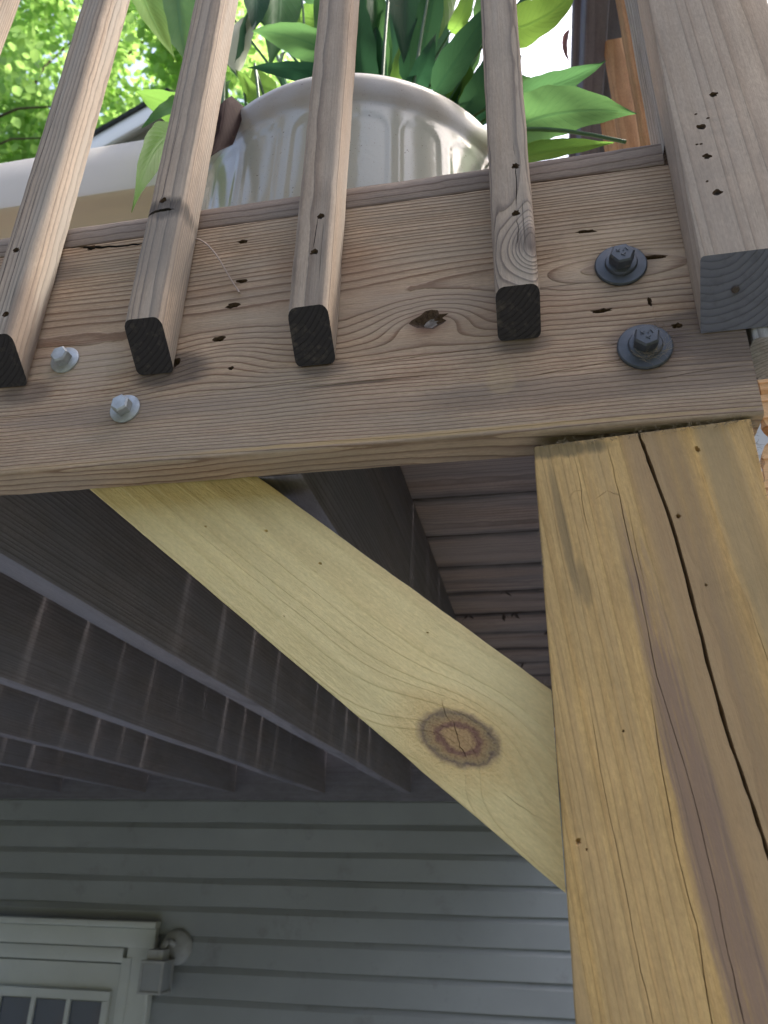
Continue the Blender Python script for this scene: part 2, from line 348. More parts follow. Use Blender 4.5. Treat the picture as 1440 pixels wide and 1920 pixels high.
m_joist = wood('shaded_joist_pine', 'y', (0.26, 0.235, 0.25), (0.165, 0.145, 0.152), pith=(0.02, 0.06), spacing=0.006, contrast=0.7, bump=0.4, fiber=0.4, rand=True,
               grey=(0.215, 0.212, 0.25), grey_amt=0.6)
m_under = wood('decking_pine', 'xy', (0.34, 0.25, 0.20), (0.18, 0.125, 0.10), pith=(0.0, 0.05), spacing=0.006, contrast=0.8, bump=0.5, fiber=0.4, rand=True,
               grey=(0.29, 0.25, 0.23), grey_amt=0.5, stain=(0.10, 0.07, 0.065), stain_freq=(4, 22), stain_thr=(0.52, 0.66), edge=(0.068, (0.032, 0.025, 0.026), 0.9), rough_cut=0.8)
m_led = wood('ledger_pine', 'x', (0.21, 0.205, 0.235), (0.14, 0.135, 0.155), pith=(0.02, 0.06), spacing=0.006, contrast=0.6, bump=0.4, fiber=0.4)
m_edge = wood('deck_edge_pine', 'x', (0.37, 0.28, 0.22), (0.20, 0.13, 0.10), pith=(0.03, 0.03), spacing=0.003, warp=0.006, contrast=0.8, bump=0.8, fiber=0.4,
              grey=(0.26, 0.23, 0.21), grey_amt=0.7, check=0.5, spots=((0.10, 0.0, 0.03, 0.008, (0.10, 0.08, 0.07), 0.7),))
m_railpost = wood('rail_post_pine', 'z', (0.50, 0.385, 0.285), (0.32, 0.22, 0.15), pith=(0.06, 0.05), spacing=0.0085, warp=0.006, wfreq=(1.0, 6.0), contrast=0.5, shear=0.03,
                  bump=0.5, fiber=0.3, grey=(0.36, 0.33, 0.31), grey_amt=0.35, grey_freq=(2.0, 12.0))
m_innerpost = wood('grey_inner_post', 'z', (0.42, 0.40, 0.38), (0.25, 0.23, 0.22), pith=(0.02, 0.05), spacing=0.004, contrast=0.8, bump=1.0, fiber=0.5, check=0.8)
m_cedar = wood('orange_side_baluster', 'z', (0.50, 0.29, 0.15), (0.34, 0.17, 0.08), pith=(0.02, 0.05), spacing=0.005, contrast=0.6, bump=0.4, fiber=0.3, rand=True)
m_dkrail = wood('dark_side_rail', 'y', (0.15, 0.155, 0.20), (0.10, 0.10, 0.135), pith=(0.02, 0.05), spacing=0.005, contrast=0.6, bump=0.4, fiber=0.3)
def bal_mat(k, knots=(), pith=(0.01, 0.03), late=(0.19, 0.125, 0.09), grey_amt=0.6, spots=(), early=(0.49, 0.375, 0.28)):
    return wood('baluster_pine_%d' % k, 'z', early, late, pith=pith, spacing=0.0028, warp=0.003, wfreq=(2.0, 9.0), contrast=0.85, grey=(0.355, 0.315, 0.27), grey_amt=grey_amt,
                grey_freq=(2.5, 45.0), bump=0.8, fiber=0.5, check=0.7, knots=knots, rough_cut=0.35, spots=spots)
m_bal = [bal_mat(0, pith=(0.02, 0.03)),
         bal_mat(1, pith=(-0.03, 0.02), late=(0.25, 0.18, 0.14), grey_amt=0.85, spots=((-0.02, 0.012, 0.07, 0.012, (0.20, 0.15, 0.12), 0.6),)),
         bal_mat(2, pith=(0.015, -0.05), late=(0.24, 0.19, 0.16), spots=((0.10, 0.0, 0.014, 0.02, (0.05, 0.042, 0.04), 0.85), (0.06, 0.0, 0.05, 0.03, (0.20, 0.18, 0.16), 0.5))),
         bal_mat(3, pith=(0.005, 0.02), grey_amt=0.6),
         bal_mat(4, pith=(-0.004, 0.03), late=(0.17, 0.12, 0.10), grey_amt=0.65, knots=((0.012, 0.016, 0.016, 0.012, 0.022, 0.4, False),), spots=((0.015, 0.008, 0.018, 0.010, (0.11, 0.085, 0.075), 0.7),))]
m_black = plain('black_coated_steel', (0.052, 0.056, 0.066), 0.40, 0.5, var=0.3, vscale=70, bump=0.15, bscale=220, dirt=(0.20, 0.17, 0.14), dirt_thr=(0.60, 0.78))
m_zinc = plain('galvanised_steel', (0.40, 0.41, 0.41), 0.5, 0.4, metal=0.5, var=0.2, vscale=120, bump=0.2, bscale=260, dirt=(0.25, 0.22, 0.2), dirt_thr=(0.62, 0.8))
m_screw = plain('dark_screw', (0.075, 0.055, 0.045), 0.55, 0.4, metal=0.3, var=0.3, vscale=300)
m_siding = plain('grey_siding', (0.305, 0.325, 0.33), 0.85, 0.08, var=0.07, vscale=3, bump=0.1, bscale=30, dirt=(0.20, 0.20, 0.195), dirt_thr=(0.58, 0.8))
m_white = plain('white_door_paint', (0.56, 0.585, 0.555), 0.6, 0.2, var=0.05, vscale=4, dirt=(0.40, 0.41, 0.39), dirt_thr=(0.6, 0.9))
m_lampw = plain('lantern_metal', (0.36, 0.37, 0.37), 0.45, 0.4, var=0.1, vscale=20, dirt=(0.25, 0.25, 0.24))
m_wall = plain('upper_wall_paint', (0.50, 0.50, 0.48), 0.7, 0.2, var=0.05, vscale=2)
m_soffit = plain('white_rake_paint', (0.74, 0.74, 0.71), 0.5, 0.3, var=0.04, vscale=2)
m_shingle = plain('dark_shingle', (0.045, 0.048, 0.05), 0.9, 0.1, var=0.4, vscale=30, bump=0.5, bscale=200)
m_resin = plain('cream_resin', (0.62, 0.575, 0.51), 0.42, 0.45, var=0.04, vscale=5, bump=0.05, bscale=160, dirt=(0.48, 0.43, 0.37), dirt_thr=(0.62, 0.85))
m_soil = plain('potting_soil', (0.05, 0.035, 0.025), 0.95, 0.1, var=0.5, vscale=60, bump=1.0, bscale=150)
m_bark = plain('tree_bark', (0.09, 0.07, 0.055), 0.9, 0.1, var=0.4, vscale=8, bump=1.0, bscale=30)
m_debris = plain('dry_fibre', (0.26, 0.21, 0.15), 0.9, 0.1, var=0.3, vscale=300)
m_web = plain('pale_web', (0.62, 0.60, 0.56), 0.8, 0.1, var=0.1, vscale=300)

def glass_mat():
    N = NT('window_glass'); o = N.obj()
    N.bsdf(Base_Color=(0.11, 0.13, 0.17), Roughness=0.08, Specular_IOR_Level=0.6, Normal=N.bump(N.noise(o, 5.0, 1.0), 0.05, 0.002)); return N.m
m_glass = glass_mat()
def frosted():
    N = NT('frosted_lantern_glass'); N.bsdf(Base_Color=(0.30, 0.32, 0.34), Roughness=0.35, Specular_IOR_Level=0.5); return N.m
m_frost = frosted()
def glaze():
    N = NT('speckled_cream_glaze'); o = N.obj()
    sp = N.noise(o, 260, 2.0, 0.6); sp2 = N.noise(o, 620, 1.0, 0.5); lo = N.noise(o, 9, 3.0, 0.55); z = N.sep(o)[2]
    rim = N.mapr(z, 0.262, 0.285)
    c = N.mix(lo, (0.36, 0.365, 0.31), (0.41, 0.41, 0.36)); c = N.mix(N.M('MULTIPLY', rim, 0.8), c, (0.36, 0.33, 0.30))
    c = N.mix(N.mapr(sp, 0.705, 0.735, 0.0, 0.85), c, (0.09, 0.07, 0.06)); c = N.mix(N.mapr(sp2, 0.70, 0.75, 0.0, 0.6), c, (0.2, 0.16, 0.13))
    ripple = N.noise(o, 140, 3.0, 0.6)
    N.bsdf(Base_Color=c, Roughness=N.M('MULTIPLY_ADD', rim, 0.2, 0.13), Specular_IOR_Level=0.55, Normal=N.bump(ripple, 0.12, 0.0015)); return N.m
m_glaze = glaze()
def leaf_mat(name, c, tr, gloss=0.38, tw=0.5, veins=True, scale=1.0, spec=0.45):
    N = NT(name); uv = N.sep(N.n('TexCoord').outputs['UV']); o = N.obj()
    rnd_ = N.n('ObjectInfo').outputs['Random']
    lo = N.noise(o, 14*scale, 3.0, 0.6)
    if veins:
        a = N.M('ABSOLUTE', N.M('SUBTRACT', uv[1], 0.5))
        ph = N.M('FRACT', N.M('SUBTRACT', N.M('MULTIPLY', uv[0], 15.0), N.M('MULTIPLY', a, 7.0)))
        side = N.ramp(ph, ((0.0, 1.0), (0.10, 0.25), (0.5, 0.0), (0.9, 0.25), (1.0, 1.0))); midr = N.mapr(a, 0.012, 0.04, 1.0, 0.0)
        h = N.M('MAXIMUM', N.M('MULTIPLY', side, 0.5), midr)
    else: h = lo
    tone = N.M('MULTIPLY_ADD', rnd_, 0.5, 0.75)
    col = N.mix(N.mapr(lo, 0.3, 0.7, 0.0, 1.0), tuple(q*0.8 for q in c), tuple(q*1.2 for q in c))
    col = N.mix(N.M('MULTIPLY', h, 0.6), col, tuple(min(1, q*1.9) for q in c))
    if veins: col = N.mix(N.mapr(N.noise(o, 42*scale, 4.0, 0.7), 0.64, 0.74, 0.0, 0.7), col, (0.10, 0.075, 0.03))
    tcol = N.mix(N.M('MULTIPLY', h, 0.65), N.mix(rnd_, tr, (tr[0]*1.35, tr[1]*1.08, tr[2]*0.9)), tuple(q*0.6 for q in tr))
    b = N.bump(h, 0.3 if veins else 0.1, 0.0012)
    p = N.n('BsdfPrincipled'); N.set(p.inputs['Base Color'], N.mix(1.0, col, N.vec(tone, tone, tone), 'MULTIPLY')); p.inputs['Roughness'].default_value = gloss; p.inputs['Specular IOR Level'].default_value = spec; N.set(p.inputs['Normal'], b)
    t = N.n('BsdfTranslucent'); N.set(t.inputs['Color'], tcol); N.set(t.inputs['Normal'], b)
    mx = N.n('MixShader'); mx.inputs[0].default_value = tw
    N.t.links.new(p.outputs[0], mx.inputs[1]); N.t.links.new(t.outputs[0], mx.inputs[2]); N.t.links.new(mx.outputs[0], N.out.inputs[0]); return N.m
m_leaf = [leaf_mat('leaf_shaded_tone', (0.026, 0.066, 0.042), (0.045, 0.14, 0.065), gloss=0.6, tw=0.4, spec=0.03), leaf_mat('leaf_mid_tone', (0.045, 0.105, 0.052), (0.115, 0.28, 0.10), gloss=0.5, tw=0.5, spec=0.03), leaf_mat('leaf_backlit_tone', (0.07, 0.15, 0.04), (0.19, 0.37, 0.07), gloss=0.5, tw=0.55, spec=0.03)]  # leaf copies by light: shaded, middling and backlit tones put into the colour
m_spathe = leaf_mat('pale_spathe', (0.45, 0.50, 0.42), (0.55, 0.60, 0.48), tw=0.5)
m_dead = leaf_mat('withered_leaf', (0.03, 0.018, 0.018), (0.05, 0.02, 0.015), gloss=0.9, tw=0.15, spec=0.05)
m_stem = plain('leaf_stem_green', (0.05, 0.12, 0.04), 0.45, 0.4, var=0.2, vscale=40)
m_foliage = leaf_mat('tree_foliage', (0.11, 0.21, 0.065), (0.42, 0.74, 0.22), gloss=0.5, tw=0.65, veins=False, scale=0.25)

# ---------------------------------------------------------------- ground
def ground_mat():
    N = NT('lawn_and_soil'); o = N.obj(); a = N.noise(o, 0.35, 4.0, 0.6); b = N.noise(o, 30.0, 4.0, 0.7)
    c = N.mix(N.mapr(a, 0.4, 0.6), N.mix(b, (0.025, 0.045, 0.015), (0.06, 0.085, 0.03)), N.mix(b, (0.05, 0.04, 0.03), (0.09, 0.07, 0.05)))
    N.bsdf(Base_Color=c, Roughness=0.95, Specular_IOR_Level=0.1, Normal=N.bump(b, 0.6, 0.03)); return N.m
GZ = -2.38
tag(put('ground', mesh('ground', [(-150, -150, GZ), (150, -150, GZ), (150, 150, GZ), (-150, 150, GZ)], [(0, 1, 2, 3)], [ground_mat()])), kind='structure')
def patio_mat():
    N = NT('bounce_patio_concrete'); o = N.obj(); a = N.noise(o, 1.5, 5.0, 0.6); b = N.noise(o, 60.0, 3.0, 0.7)
    N.bsdf(Base_Color=N.mix(a, (0.13, 0.155, 0.20), (0.19, 0.22, 0.27)), Roughness=0.9, Normal=N.bump(b, 0.3, 0.003)); return N.m
tag(put('bounce_patio', box('bounce_patio', 5.6, 4.6, 0.06, [patio_mat()], r=0.01), (-1.6, 0.415, GZ + 0.03)), kind='structure')  # unseen slab, coloured blue-grey to bounce cool fill up under the deck

def sky_block_mat():
    N = NT('sky_block_slope'); o = N.obj(); a = N.noise(o, 0.8, 5.0, 0.7); b_ = N.noise(o, 6.0, 3.0, 0.7)
    N.bsdf(Base_Color=N.mix(N.mapr(a, .35, .65), N.mix(b_, (0.024, 0.025, 0.02), (0.046, 0.048, 0.038)), (0.06, 0.062, 0.05)), Roughness=0.95, Specular_IOR_Level=0.1, Normal=N.bump(b_, 1.0, 0.2)); return N.m
v = []; f = []; NA, NR = 90, 14                                  # unseen slopes added round the yard to block low sky and darken under-deck
for i in range(NA + 1):
    a = math.radians(160 + 255*i/NA)
    for j in range(NR + 1):
        q = j/NR; d = 9.5 + 22*q; z = GZ - .05 + 13.0*(q*q*(3 - 2*q)) + noise.noise(Vector((math.cos(a)*d*.35, math.sin(a)*d*.35, 0)))*2.6*min(1, q*3)
        v.append((d*math.cos(a), d*math.sin(a), z))
for i in range(NA):
    for j in range(NR):
        f.append((i*(NR + 1) + j, i*(NR + 1) + j + 1, (i + 1)*(NR + 1) + j + 1, (i + 1)*(NR + 1) + j))
tag(put('sky_block_hill', mesh('sky_block_hill', v, f, [sky_block_mat()], None, 180)), kind='structure')

# ---------------------------------------------------------------- house behind and under the deck
WY = 2.72
house = empty('house', (-1.0, WY, GZ), 'grey lap-sided house wall with a white glazed door in the shade under the deck', 'house')
put('wall', box('wall', 7.4, 0.10, 5.28, [m_wall]), (-1.0, WY + 0.062, GZ + 2.64), house)
prof = [(-0.0015, 0.1005), (-0.0125, 0.0785), (-0.0135, 0.001), (-0.0125, 0.0), (-0.0005, 0.0), (0.0095, 0.1005)]
prof = [(a, b) for a, b in reversed(prof)]
sid_m = [prism('siding_board', prof, 'x', -3.7, 3.7, [m_siding], 60, smooth=20, wob=.0003, big=.0022, seed=q*9) for q in range(5)]
k = 0
while 0.163 - 0.1015*k > GZ:
    put('siding_board', sid_m[k % 5], (-1.0, WY, 0.163 - 0.1015*k), house); k += 1
put('top_trim', box('top_trim', 7.4, 0.02, 0.012, [m_siding]), (-1.0, WY - 0.006, 0.2715 - 0.002), house)
# set-back gable above the eave (only its left rake shows behind the trough)
put('eave_roof', prism('eave_roof', [(2.35, 2.92), (4.62, 4.1), (4.62, 4.2), (2.35, 3.02)], 'x', -4.8, 2.8, [m_shingle], 1, smooth=20), (0, 0, 0), house)
gx, gz = -3.46, 7.473; ex, ez = -4.62, 6.755
put('gable_wall', mesh('gable_wall', [(ex + .1, 4.68, 4.0), (gx*2 - ex - .1, 4.68, 4.0), (gx*2 - ex - .1, 4.68, ez + .02), (gx, 4.68, gz - .03), (ex + .1, 4.68, ez + .02),
    (ex + .1, 5.9, 4.0), (gx*2 - ex - .1, 5.9, 4.0), (gx*2 - ex - .1, 5.9, ez + .02), (gx, 5.9, gz - .03), (ex + .1, 5.9, ez + .02)],
    [(0, 1, 2, 3, 4), (9, 8, 7, 6, 5), (0, 5, 6, 1), (1, 6, 7, 2), (2, 7, 8, 3), (3, 8, 9, 4), (4, 9, 5, 0)], [m_wall]), (0, 0, 0), house)
for s in (1, -1):
    dx, dz = (gx - ex)*s, gz - ez; L = math.hypot(dx, dz); ang = math.atan2(dz, abs(dx))*s
    mx_, mz_ = gx - dx/2, gz - dz/2
    put('rake_board', box('rake_board', L, 0.035, 0.22, [m_soffit], axis='x'), (mx_ + .125*math.sin(ang), 4.50, mz_ - .125*math.cos(ang)), house, (0, -ang, 0))
    put('soffit', box('soffit', L, 0.15, 0.015, [m_soffit], axis='x'), (mx_ + .05*math.sin(ang), 4.60, mz_ - .05*math.cos(ang)), house, (0, -ang, 0))
    rr = put('gable_roof', box('gable_roof', L + .05, 1.5, 0.03, [m_shingle], axis='x'), (mx_, 5.2, mz_), house, (0, -ang, 0))
    if s == 1:
        for i in range(12):
            t = (i + .5)/12; o = put('shingle', box('shingle', L/12 + .03, 0.06, 0.018, [m_shingle], axis='x', wob=0.004, seed=i, freq=40), (ex + dx*t - .02*math.sin(ang), 4.475, ez + dz*t + .02*math.cos(ang) + rnd(-.003, .003)), house, (0, -ang + rnd(-.02, .02), 0))
# door with its casing
dy = WY - 0.03
put('door_casing', box('door_casing', 0.10, 0.03, 2.10, [m_white], r=.004), (-1.565, dy, -0.235 - 1.06), house)
put('casing_edge', box('casing_edge', 0.014, 0.042, 2.09, [m_white], r=.003), (-1.508, dy - .004, -0.24 - 1.06), house)
put('door_header', box('door_header', 1.12, 0.03, 0.066, [m_white], r=.004, axis='x'), (-2.067, dy - .001, -0.257), house)
put('header_cap', box('header_cap', 1.135, 0.05, 0.023, [m_white], r=.004, axis='x'), (-2.072, dy - .008, -0.2105), house)
put('door_jamb', box('door_jamb', 0.042, 0.05, 2.05, [m_white], r=.004), (-1.611, dy + .006, -0.32 - 1.03), house)
put('head_jamb', box('head_jamb', 0.86, 0.05, 0.05, [m_white], r=.004, axis='x'), (-2.06, dy + .007, -0.317), house)
door = put('door', box('door', 0.84, 0.04, 2.0, [m_white], r=.003), (-2.055, dy + .012, -0.3475 - 1.0), house)
lx0, lx1, lz1 = -2.285, -1.655, -0.437
for nm, sx, sz, cx, cz in (('lite_frame', lx1 - lx0, 0.03, (lx0 + lx1)/2, lz1 - .015), ('lite_frame', 0.03, 0.9, lx1 - .015, lz1 - .481), ('lite_frame', 0.03, 0.9, lx0 + .015, lz1 - .481)):
    put(nm, box(nm, sx, 0.018, sz, [m_white], r=.005), (cx, dy - .0175, cz), door)
for i in range(4):
    for j in range(4):
        put('pane', box('pane', 0.128, 0.004, 0.205, [m_glass], r=.001), (-1.751 - .1487*i, dy - .0105, -0.575 - .224*j), door)
for i in range(3):
    put('muntin', box('muntin', 0.019, 0.014, 0.9, [m_white], r=.004), (-1.8255 - .1487*i, dy - .0155, lz1 - .48), door)
for j in range(3):
    put('muntin', box('muntin', 0.56, 0.012, 0.018, [m_white], r=.004, axis='x'), (-1.97, dy - .0155, -0.687 - .224*j), door)
# wall lantern
lan = empty('wall_lantern', (-1.445, WY - .014, -0.30), 'small square wall lantern with a round backplate at the corner of the white door casing', 'wall lamp')
put('backplate', lathe('backplate', [(0.062, 0), (0.062, 0.008), (0.054, 0.018), (0.035, 0.026), (0.018, 0.03)], 32, [m_lampw], 'y'), (-1.425, WY - .013, -0.283), lan)
put('arm', tube('arm', bez((-1.428, WY - .04, -0.275), (-1.44, WY - .07, -0.262), (-1.452, WY - .088, -0.285), 8), 0.011, [m_lampw], 10), (0, 0, 0), lan)
ly = WY - .088; lc = (-1.463, ly)
put('cap', prism('cap', rrect(0.062, 0.062, .006), 'z', -0.322, -0.287, [m_lampw]), (lc[0], lc[1], 0), lan)
put('frame', prism('frame', rrect(0.094, 0.094, .004), 'z', -0.330, -0.3215, [m_lampw]), (lc[0], lc[1], 0), lan)
put('frame', prism('frame', rrect(0.094, 0.094, .004), 'z', -0.428, -0.4205, [m_lampw]), (lc[0], lc[1], 0), lan)
for sx in (-1, 1):
    for sy in (-1, 1):
        put('corner_bar', box('corner_bar', 0.010, 0.010, 0.092, [m_lampw], r=.002), (lc[0] + sx*.041, lc[1] + sy*.041, -0.3753), lan)
for sx, sy in ((0, -1), (0, 1), (1, 0), (-1, 0)):
    put('pane', box('pane', 0.072 if sy else 0.004, 0.072 if sx else 0.004, 0.088, [m_frost], r=.001), (lc[0] + sx*.041, lc[1] + sy*.041, -0.3753), lan)

# ---------------------------------------------------------------- the deck: rim board, joists, decking, ledger, bolts
deck = empty('wooden_deck', (-1.9, 1.35, 0.2747), 'weathered wooden deck with a broad bolted rim board and dark joists underneath', 'deck')
RZ = 0.3920
rim = put('rim_board', prism('rim_board', rrect(0.0352, 0.2346, (0.002, 0.002, 0.0035, 0.002)), 'x', -3.05, 0.1560, [m_rim, end_dark, m_pit], 420, wob=0.0004, seed=2, freq=60, big=0.0012), (0, 0.0176, RZ), deck)
pits = [(-.2247, .487, .012, .0045), (-.2201, .4427, .013, .0055), (-.2259, .4177, .015, .006), (-.2346, .3853, .013, .0065), (.0584, .4497, .020, .0045), (.0629, .3724, .018, .005),
        (.1126, .3522, .010, .006), (.0968, .3759, .004, .009), (-.3713, .5045, .010, .008), (-.2696, .3665, .011, .012), (.1025, .4165, .030, .005), (-.2207, .355, .006, .004), (-.457, .5225, .016, .012), (.133, .350, .012, .004)]
fr = -0.0176
cut = [pit(x, z - RZ, wx*.82, wz*.85, 0.0045, fr, i + 3, [m_rim, end_dark, m_pit], tilt=rnd(-.1, .15), mi=2) for i, (x, z, wx, wz) in enumerate(pits)]
cut.append(pit(-.0635, .3808 - RZ, .026, .0165, 0.006, fr, 55, [m_rim, end_dark, m_pit], 0.08, 18, 2))
cut.append(slit([(-.41, .5110 - RZ), (-.385, .5085 - RZ), (-.36, .5035 - RZ), (-.335, .5015 - RZ), (-.315, .5005 - RZ)], .0032, .010, fr, [m_rim, end_dark], 1, 5))
for i, ln in enumerate(([(-.25, .333), (-.17, .3365), (-.10, .3385)], [(-.02, .318), (.06, .327), (.12, .3315)], [(.03, .339), (.085, .343), (.135, .3415)], [(-.14, .3445), (-.07, .3485), (.0, .3500)], [(.085, .308), (.12, .312), (.15, .3135)], [(-.44, .330), (-.38, .327), (-.33, .3265)])):
    cut.append(slit([(x, z - RZ) for x, z in ln], .0008, .004, fr, [m_rim, end_dark], 0, i + 20, 0.0003))
carve(rim, cut)
kn = put('knot', prism('knot', [(math.cos(t)*.0088*(1 + .15*math.sin(3*t)), math.sin(t)*.0052) for t in (i*2*math.pi/14 for i in range(14))], 'y', -0.004, 0.004, [plain('loose_knot', (0.30, 0.25, 0.22), .8, .2, var=.6, vscale=150, bump=1.0, bscale=300)], 2, wob=.0012, freq=200), (-.0595, .0085, .3815), rim, (0, -.5, 0))
bw = [(0.0028, 0.131)]
while bw[-1][1] + .147 < 2.68: bw.append((bw[-1][1] + RNG.choice((.0026, .0032, .0038, .0034, .0052)), bw[-1][1] + .147))
for i, (y0, y1) in enumerate(bw):
    x1 = 0.1245 if i == 0 else 0.153
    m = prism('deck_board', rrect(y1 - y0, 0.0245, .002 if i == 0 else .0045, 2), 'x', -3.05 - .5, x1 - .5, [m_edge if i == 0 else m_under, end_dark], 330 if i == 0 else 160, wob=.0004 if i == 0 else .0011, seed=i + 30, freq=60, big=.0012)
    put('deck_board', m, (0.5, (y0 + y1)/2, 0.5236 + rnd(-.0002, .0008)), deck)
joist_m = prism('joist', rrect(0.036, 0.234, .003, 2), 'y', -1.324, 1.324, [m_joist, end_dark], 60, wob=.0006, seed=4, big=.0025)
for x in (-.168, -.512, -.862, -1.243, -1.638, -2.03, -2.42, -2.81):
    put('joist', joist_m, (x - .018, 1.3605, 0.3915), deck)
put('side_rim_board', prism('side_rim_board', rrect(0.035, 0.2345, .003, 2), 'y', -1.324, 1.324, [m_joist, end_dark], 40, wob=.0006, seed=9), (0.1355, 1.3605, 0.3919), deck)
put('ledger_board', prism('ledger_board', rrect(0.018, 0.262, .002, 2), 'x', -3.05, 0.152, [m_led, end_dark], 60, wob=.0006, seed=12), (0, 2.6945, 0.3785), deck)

v = []; f = []; R = random.Random(17)
for i in range(26):
    yb = R.choice(bw[1:12])[0] - .0025; x = R.uniform(-.16, .10) if i % 2 else R.uniform(-1.6, -.2); z = .5112
    for q in range(3):
        a = R.uniform(0, 6.28); L = R.uniform(.008, .022); b0 = len(v); p = Vector((x, yb, z)); d = Vector((math.cos(a), math.sin(a)*.5, -R.uniform(.3, 1.1))).normalized()*L; s_ = Vector((-d.y, d.x, R.uniform(-.01, .01))).normalized()*L*R.uniform(.12, .35)
        v += [p, p + d*.5 + s_, p + d + Vector((0, .003, 0)), p + d*.5 - s_, p + d*.5 + Vector((0, .002, .002))]; f += [(b0, b0 + 1, b0 + 4), (b0 + 1, b0 + 2, b0 + 4), (b0 + 2, b0 + 3, b0 + 4), (b0 + 3, b0, b0 + 4)]
tag(put('leaf_litter', mesh('leaf_litter', v, f, [plain('old_leaf_litter', (.06, .045, .04), .9, .1, var=.4, vscale=90)]), (0, 0, 0)), 'dead leaf scraps caught in the gaps of the decking, seen from below', 'leaf litter', kind='stuff')
def bolt(x, z, rw, rf, rh, h, mat, label, mark=False, ang=0.2, tilt=0.0):
    b = put('lag_bolt', lathe('lag_bolt', [(rh, -0.001), (rh, h - .0014), (rh - .0013, h), (rh*.45, h + .0002)], 6, [mat], 'y', 20, ang), (x, -0.0028, z), deck, (0, tilt, tilt*.5)); tag(b, label)
    put('washer', lathe('washer', [(rw, -.0022), (rw + .0001, .0004), (rw - .0008, .0012), (rf + .001, .0016), (rf, .0020), (rf*.6, .0022)], 48, [mat], 'y', 35), (x, -0.0006, z), b)
    if rf > rh: put('flange', lathe('flange', [(rf, .001), (rf, .003), (rf*.93, .0042), (rh*.9, .0052)], 40, [mat], 'y', 35), (x, -0.0006, z), b)
    if mark:
        for (mx1, mz1, l, a) in ((-.003, .0015, .0032, .8), (-.003, .0015, .0032, -.8), (.0012, .0022, .0028, 1.2), (.0034, .0022, .0028, -1.1), (.0006, -.0022, .0032, .5), (.0002, -.0028, .003, -.7)):
            put('head_mark', box('head_mark', l, .0007, .0007, [mat], r=.0002, axis='x'), (x + mx1, -0.0028 - h - .0004, z + mz1), b, (0, -a, 0))
    return b
bolt(.0805, .4120, .0188, .0118, .0092, .0115, m_black, 'upper black hex bolt with wide washer', True, .12)
bolt(.0888, .3365, .0188, .0118, .0092, .0115, m_black, 'lower black hex bolt with dry grass caught round it', True, .35)
bolt(-.3700, .3802, .0125, .0078, .0078, .0078, m_zinc, 'upper galvanised hex bolt', False, .2)
bolt(-.3058, .3258, .0125, .0078, .0078, .0078, m_zinc, 'lower galvanised hex bolt', False, .45)
v = []; f = []
def fibre(v, f, p, d, l, r, R):
    d = Vector(d).normalized(); pts = [Vector(p)]
    for i in range(4):
        d = (d + Vector((R.uniform(-.5, .5), R.uniform(-.4, .4), R.uniform(-.5, .5)))).normalized(); pts.append(pts[-1] + d*l/4)
    s = d.cross(Vector((.3, -1, .2))).normalized()*r; b0 = len(v); t = d.cross(s).normalized()*r
    for q, pt in enumerate(pts):
        k_ = 1 - q/5.5; v += [pt + s*k_, pt - s*k_*.5 + t*k_, pt - s*k_*.5 - t*k_]
    for q in range(4):
        for e in range(3): f.append((b0 + q*3 + e, b0 + q*3 + (e + 1) % 3, b0 + q*3 + 3 + (e + 1) % 3, b0 + q*3 + 3 + e))
R = random.Random(5)
for i in range(46):
    t = R.uniform(-2.6, .9); rr_ = R.uniform(.010, .016)
    fibre(v, f, (.0888 + rr_*math.cos(t), -.0055 - R.uniform(0, .004), .3365 + rr_*math.sin(t)), (-math.sin(t), R.uniform(-.3, .1), math.cos(t)), R.uniform(.005, .013), .00016, R)
tag(put('dry_grass', mesh('dry_grass', v, f, [m_debris])), 'dry grass fibres tangled round the lower black bolt on the rim board', 'dry grass', kind='stuff')

# ---------------------------------------------------------------- support post and diagonal brace
post = put('support_post', prism('support_post', rrect(.1400, .1400, .0025, 2), 'z', GZ, lambda a, b: .2690 + a*.052, [m_post, end_dark], 130, wob=.0006, seed=21, freq=45, big=.0012, end_mat=1), (.0795, .0728, 0), None, (0, 0, math.radians(-1.2)))
tag(post, 'thick yellow-brown square timber post with a long dark crack holding up the deck corner', 'post')
px0, pf = .0795, -.0700
def face(*pts): return [(x - px0, z) for x, z in pts]
cut = [slit(face((.0787, .30), (.0792, .265), (.0835, .2422), (.0907, .2033), (.0958, .1534), (.1000, .1017), (.1044, .0661), (.1093, .0384), (.1131, .0148), (.119, -.03), (.128, -.09), (.135, -.16)), .0025, .016, pf, [m_post, end_dark], 0, 3, .0003)]
for i, (ln, w_) in enumerate(((((.0572, .2669), (.0613, .2243), (.0662, .1651), (.0697, .1055), (.0789, .0549), (.0853, -.0035), (.0868, -.0348), (.0894, -.064), (.094, -.12)), .0010), (((.0655, .10), (.066, .0549), (.0690, .0075), (.0735, -.0223), (.0745, -.0648), (.078, -.11)), .0011),
        (((.030, .10), (.0331, .055), (.0392, .0031), (.0428, -.0364), (.047, -.0661), (.050, -.12)), .0008), (((.0345, .262), (.038, .235), (.0375, .22), (.041, .19)), .0007), (((.045, .222), (.054, .228), (.0615, .2235)), .0006), (((.066, .222), (.0675, .19), (.071, .15)), .0006), (((.125, .16), (.133, .10), (.140, .05)), .0006), (((.028, .223), (.033, .229), (.040, .230)), .0005))):
    cut.append(slit(face(*ln), w_*.7, .005, pf, [m_post, end_dark], 0, i + 40, .0003))
for i, (x, z, a) in enumerate(((.0955, .2065, .003), (.1135, .253, .0035), (.0180, .0165, .0032), (.022, .0125, .0014), (.105, .16, .0016), (.048, .075, .0014))):
    cut.append(pit(x - px0, z, a, a*1.25, .003, pf, i + 70, [m_post, end_dark], mi=0))
carve(post, cut)
BA = (-.3502, .0368, .2779); TH = math.radians(38.6887); CT, ST = math.cos(TH), math.sin(TH)
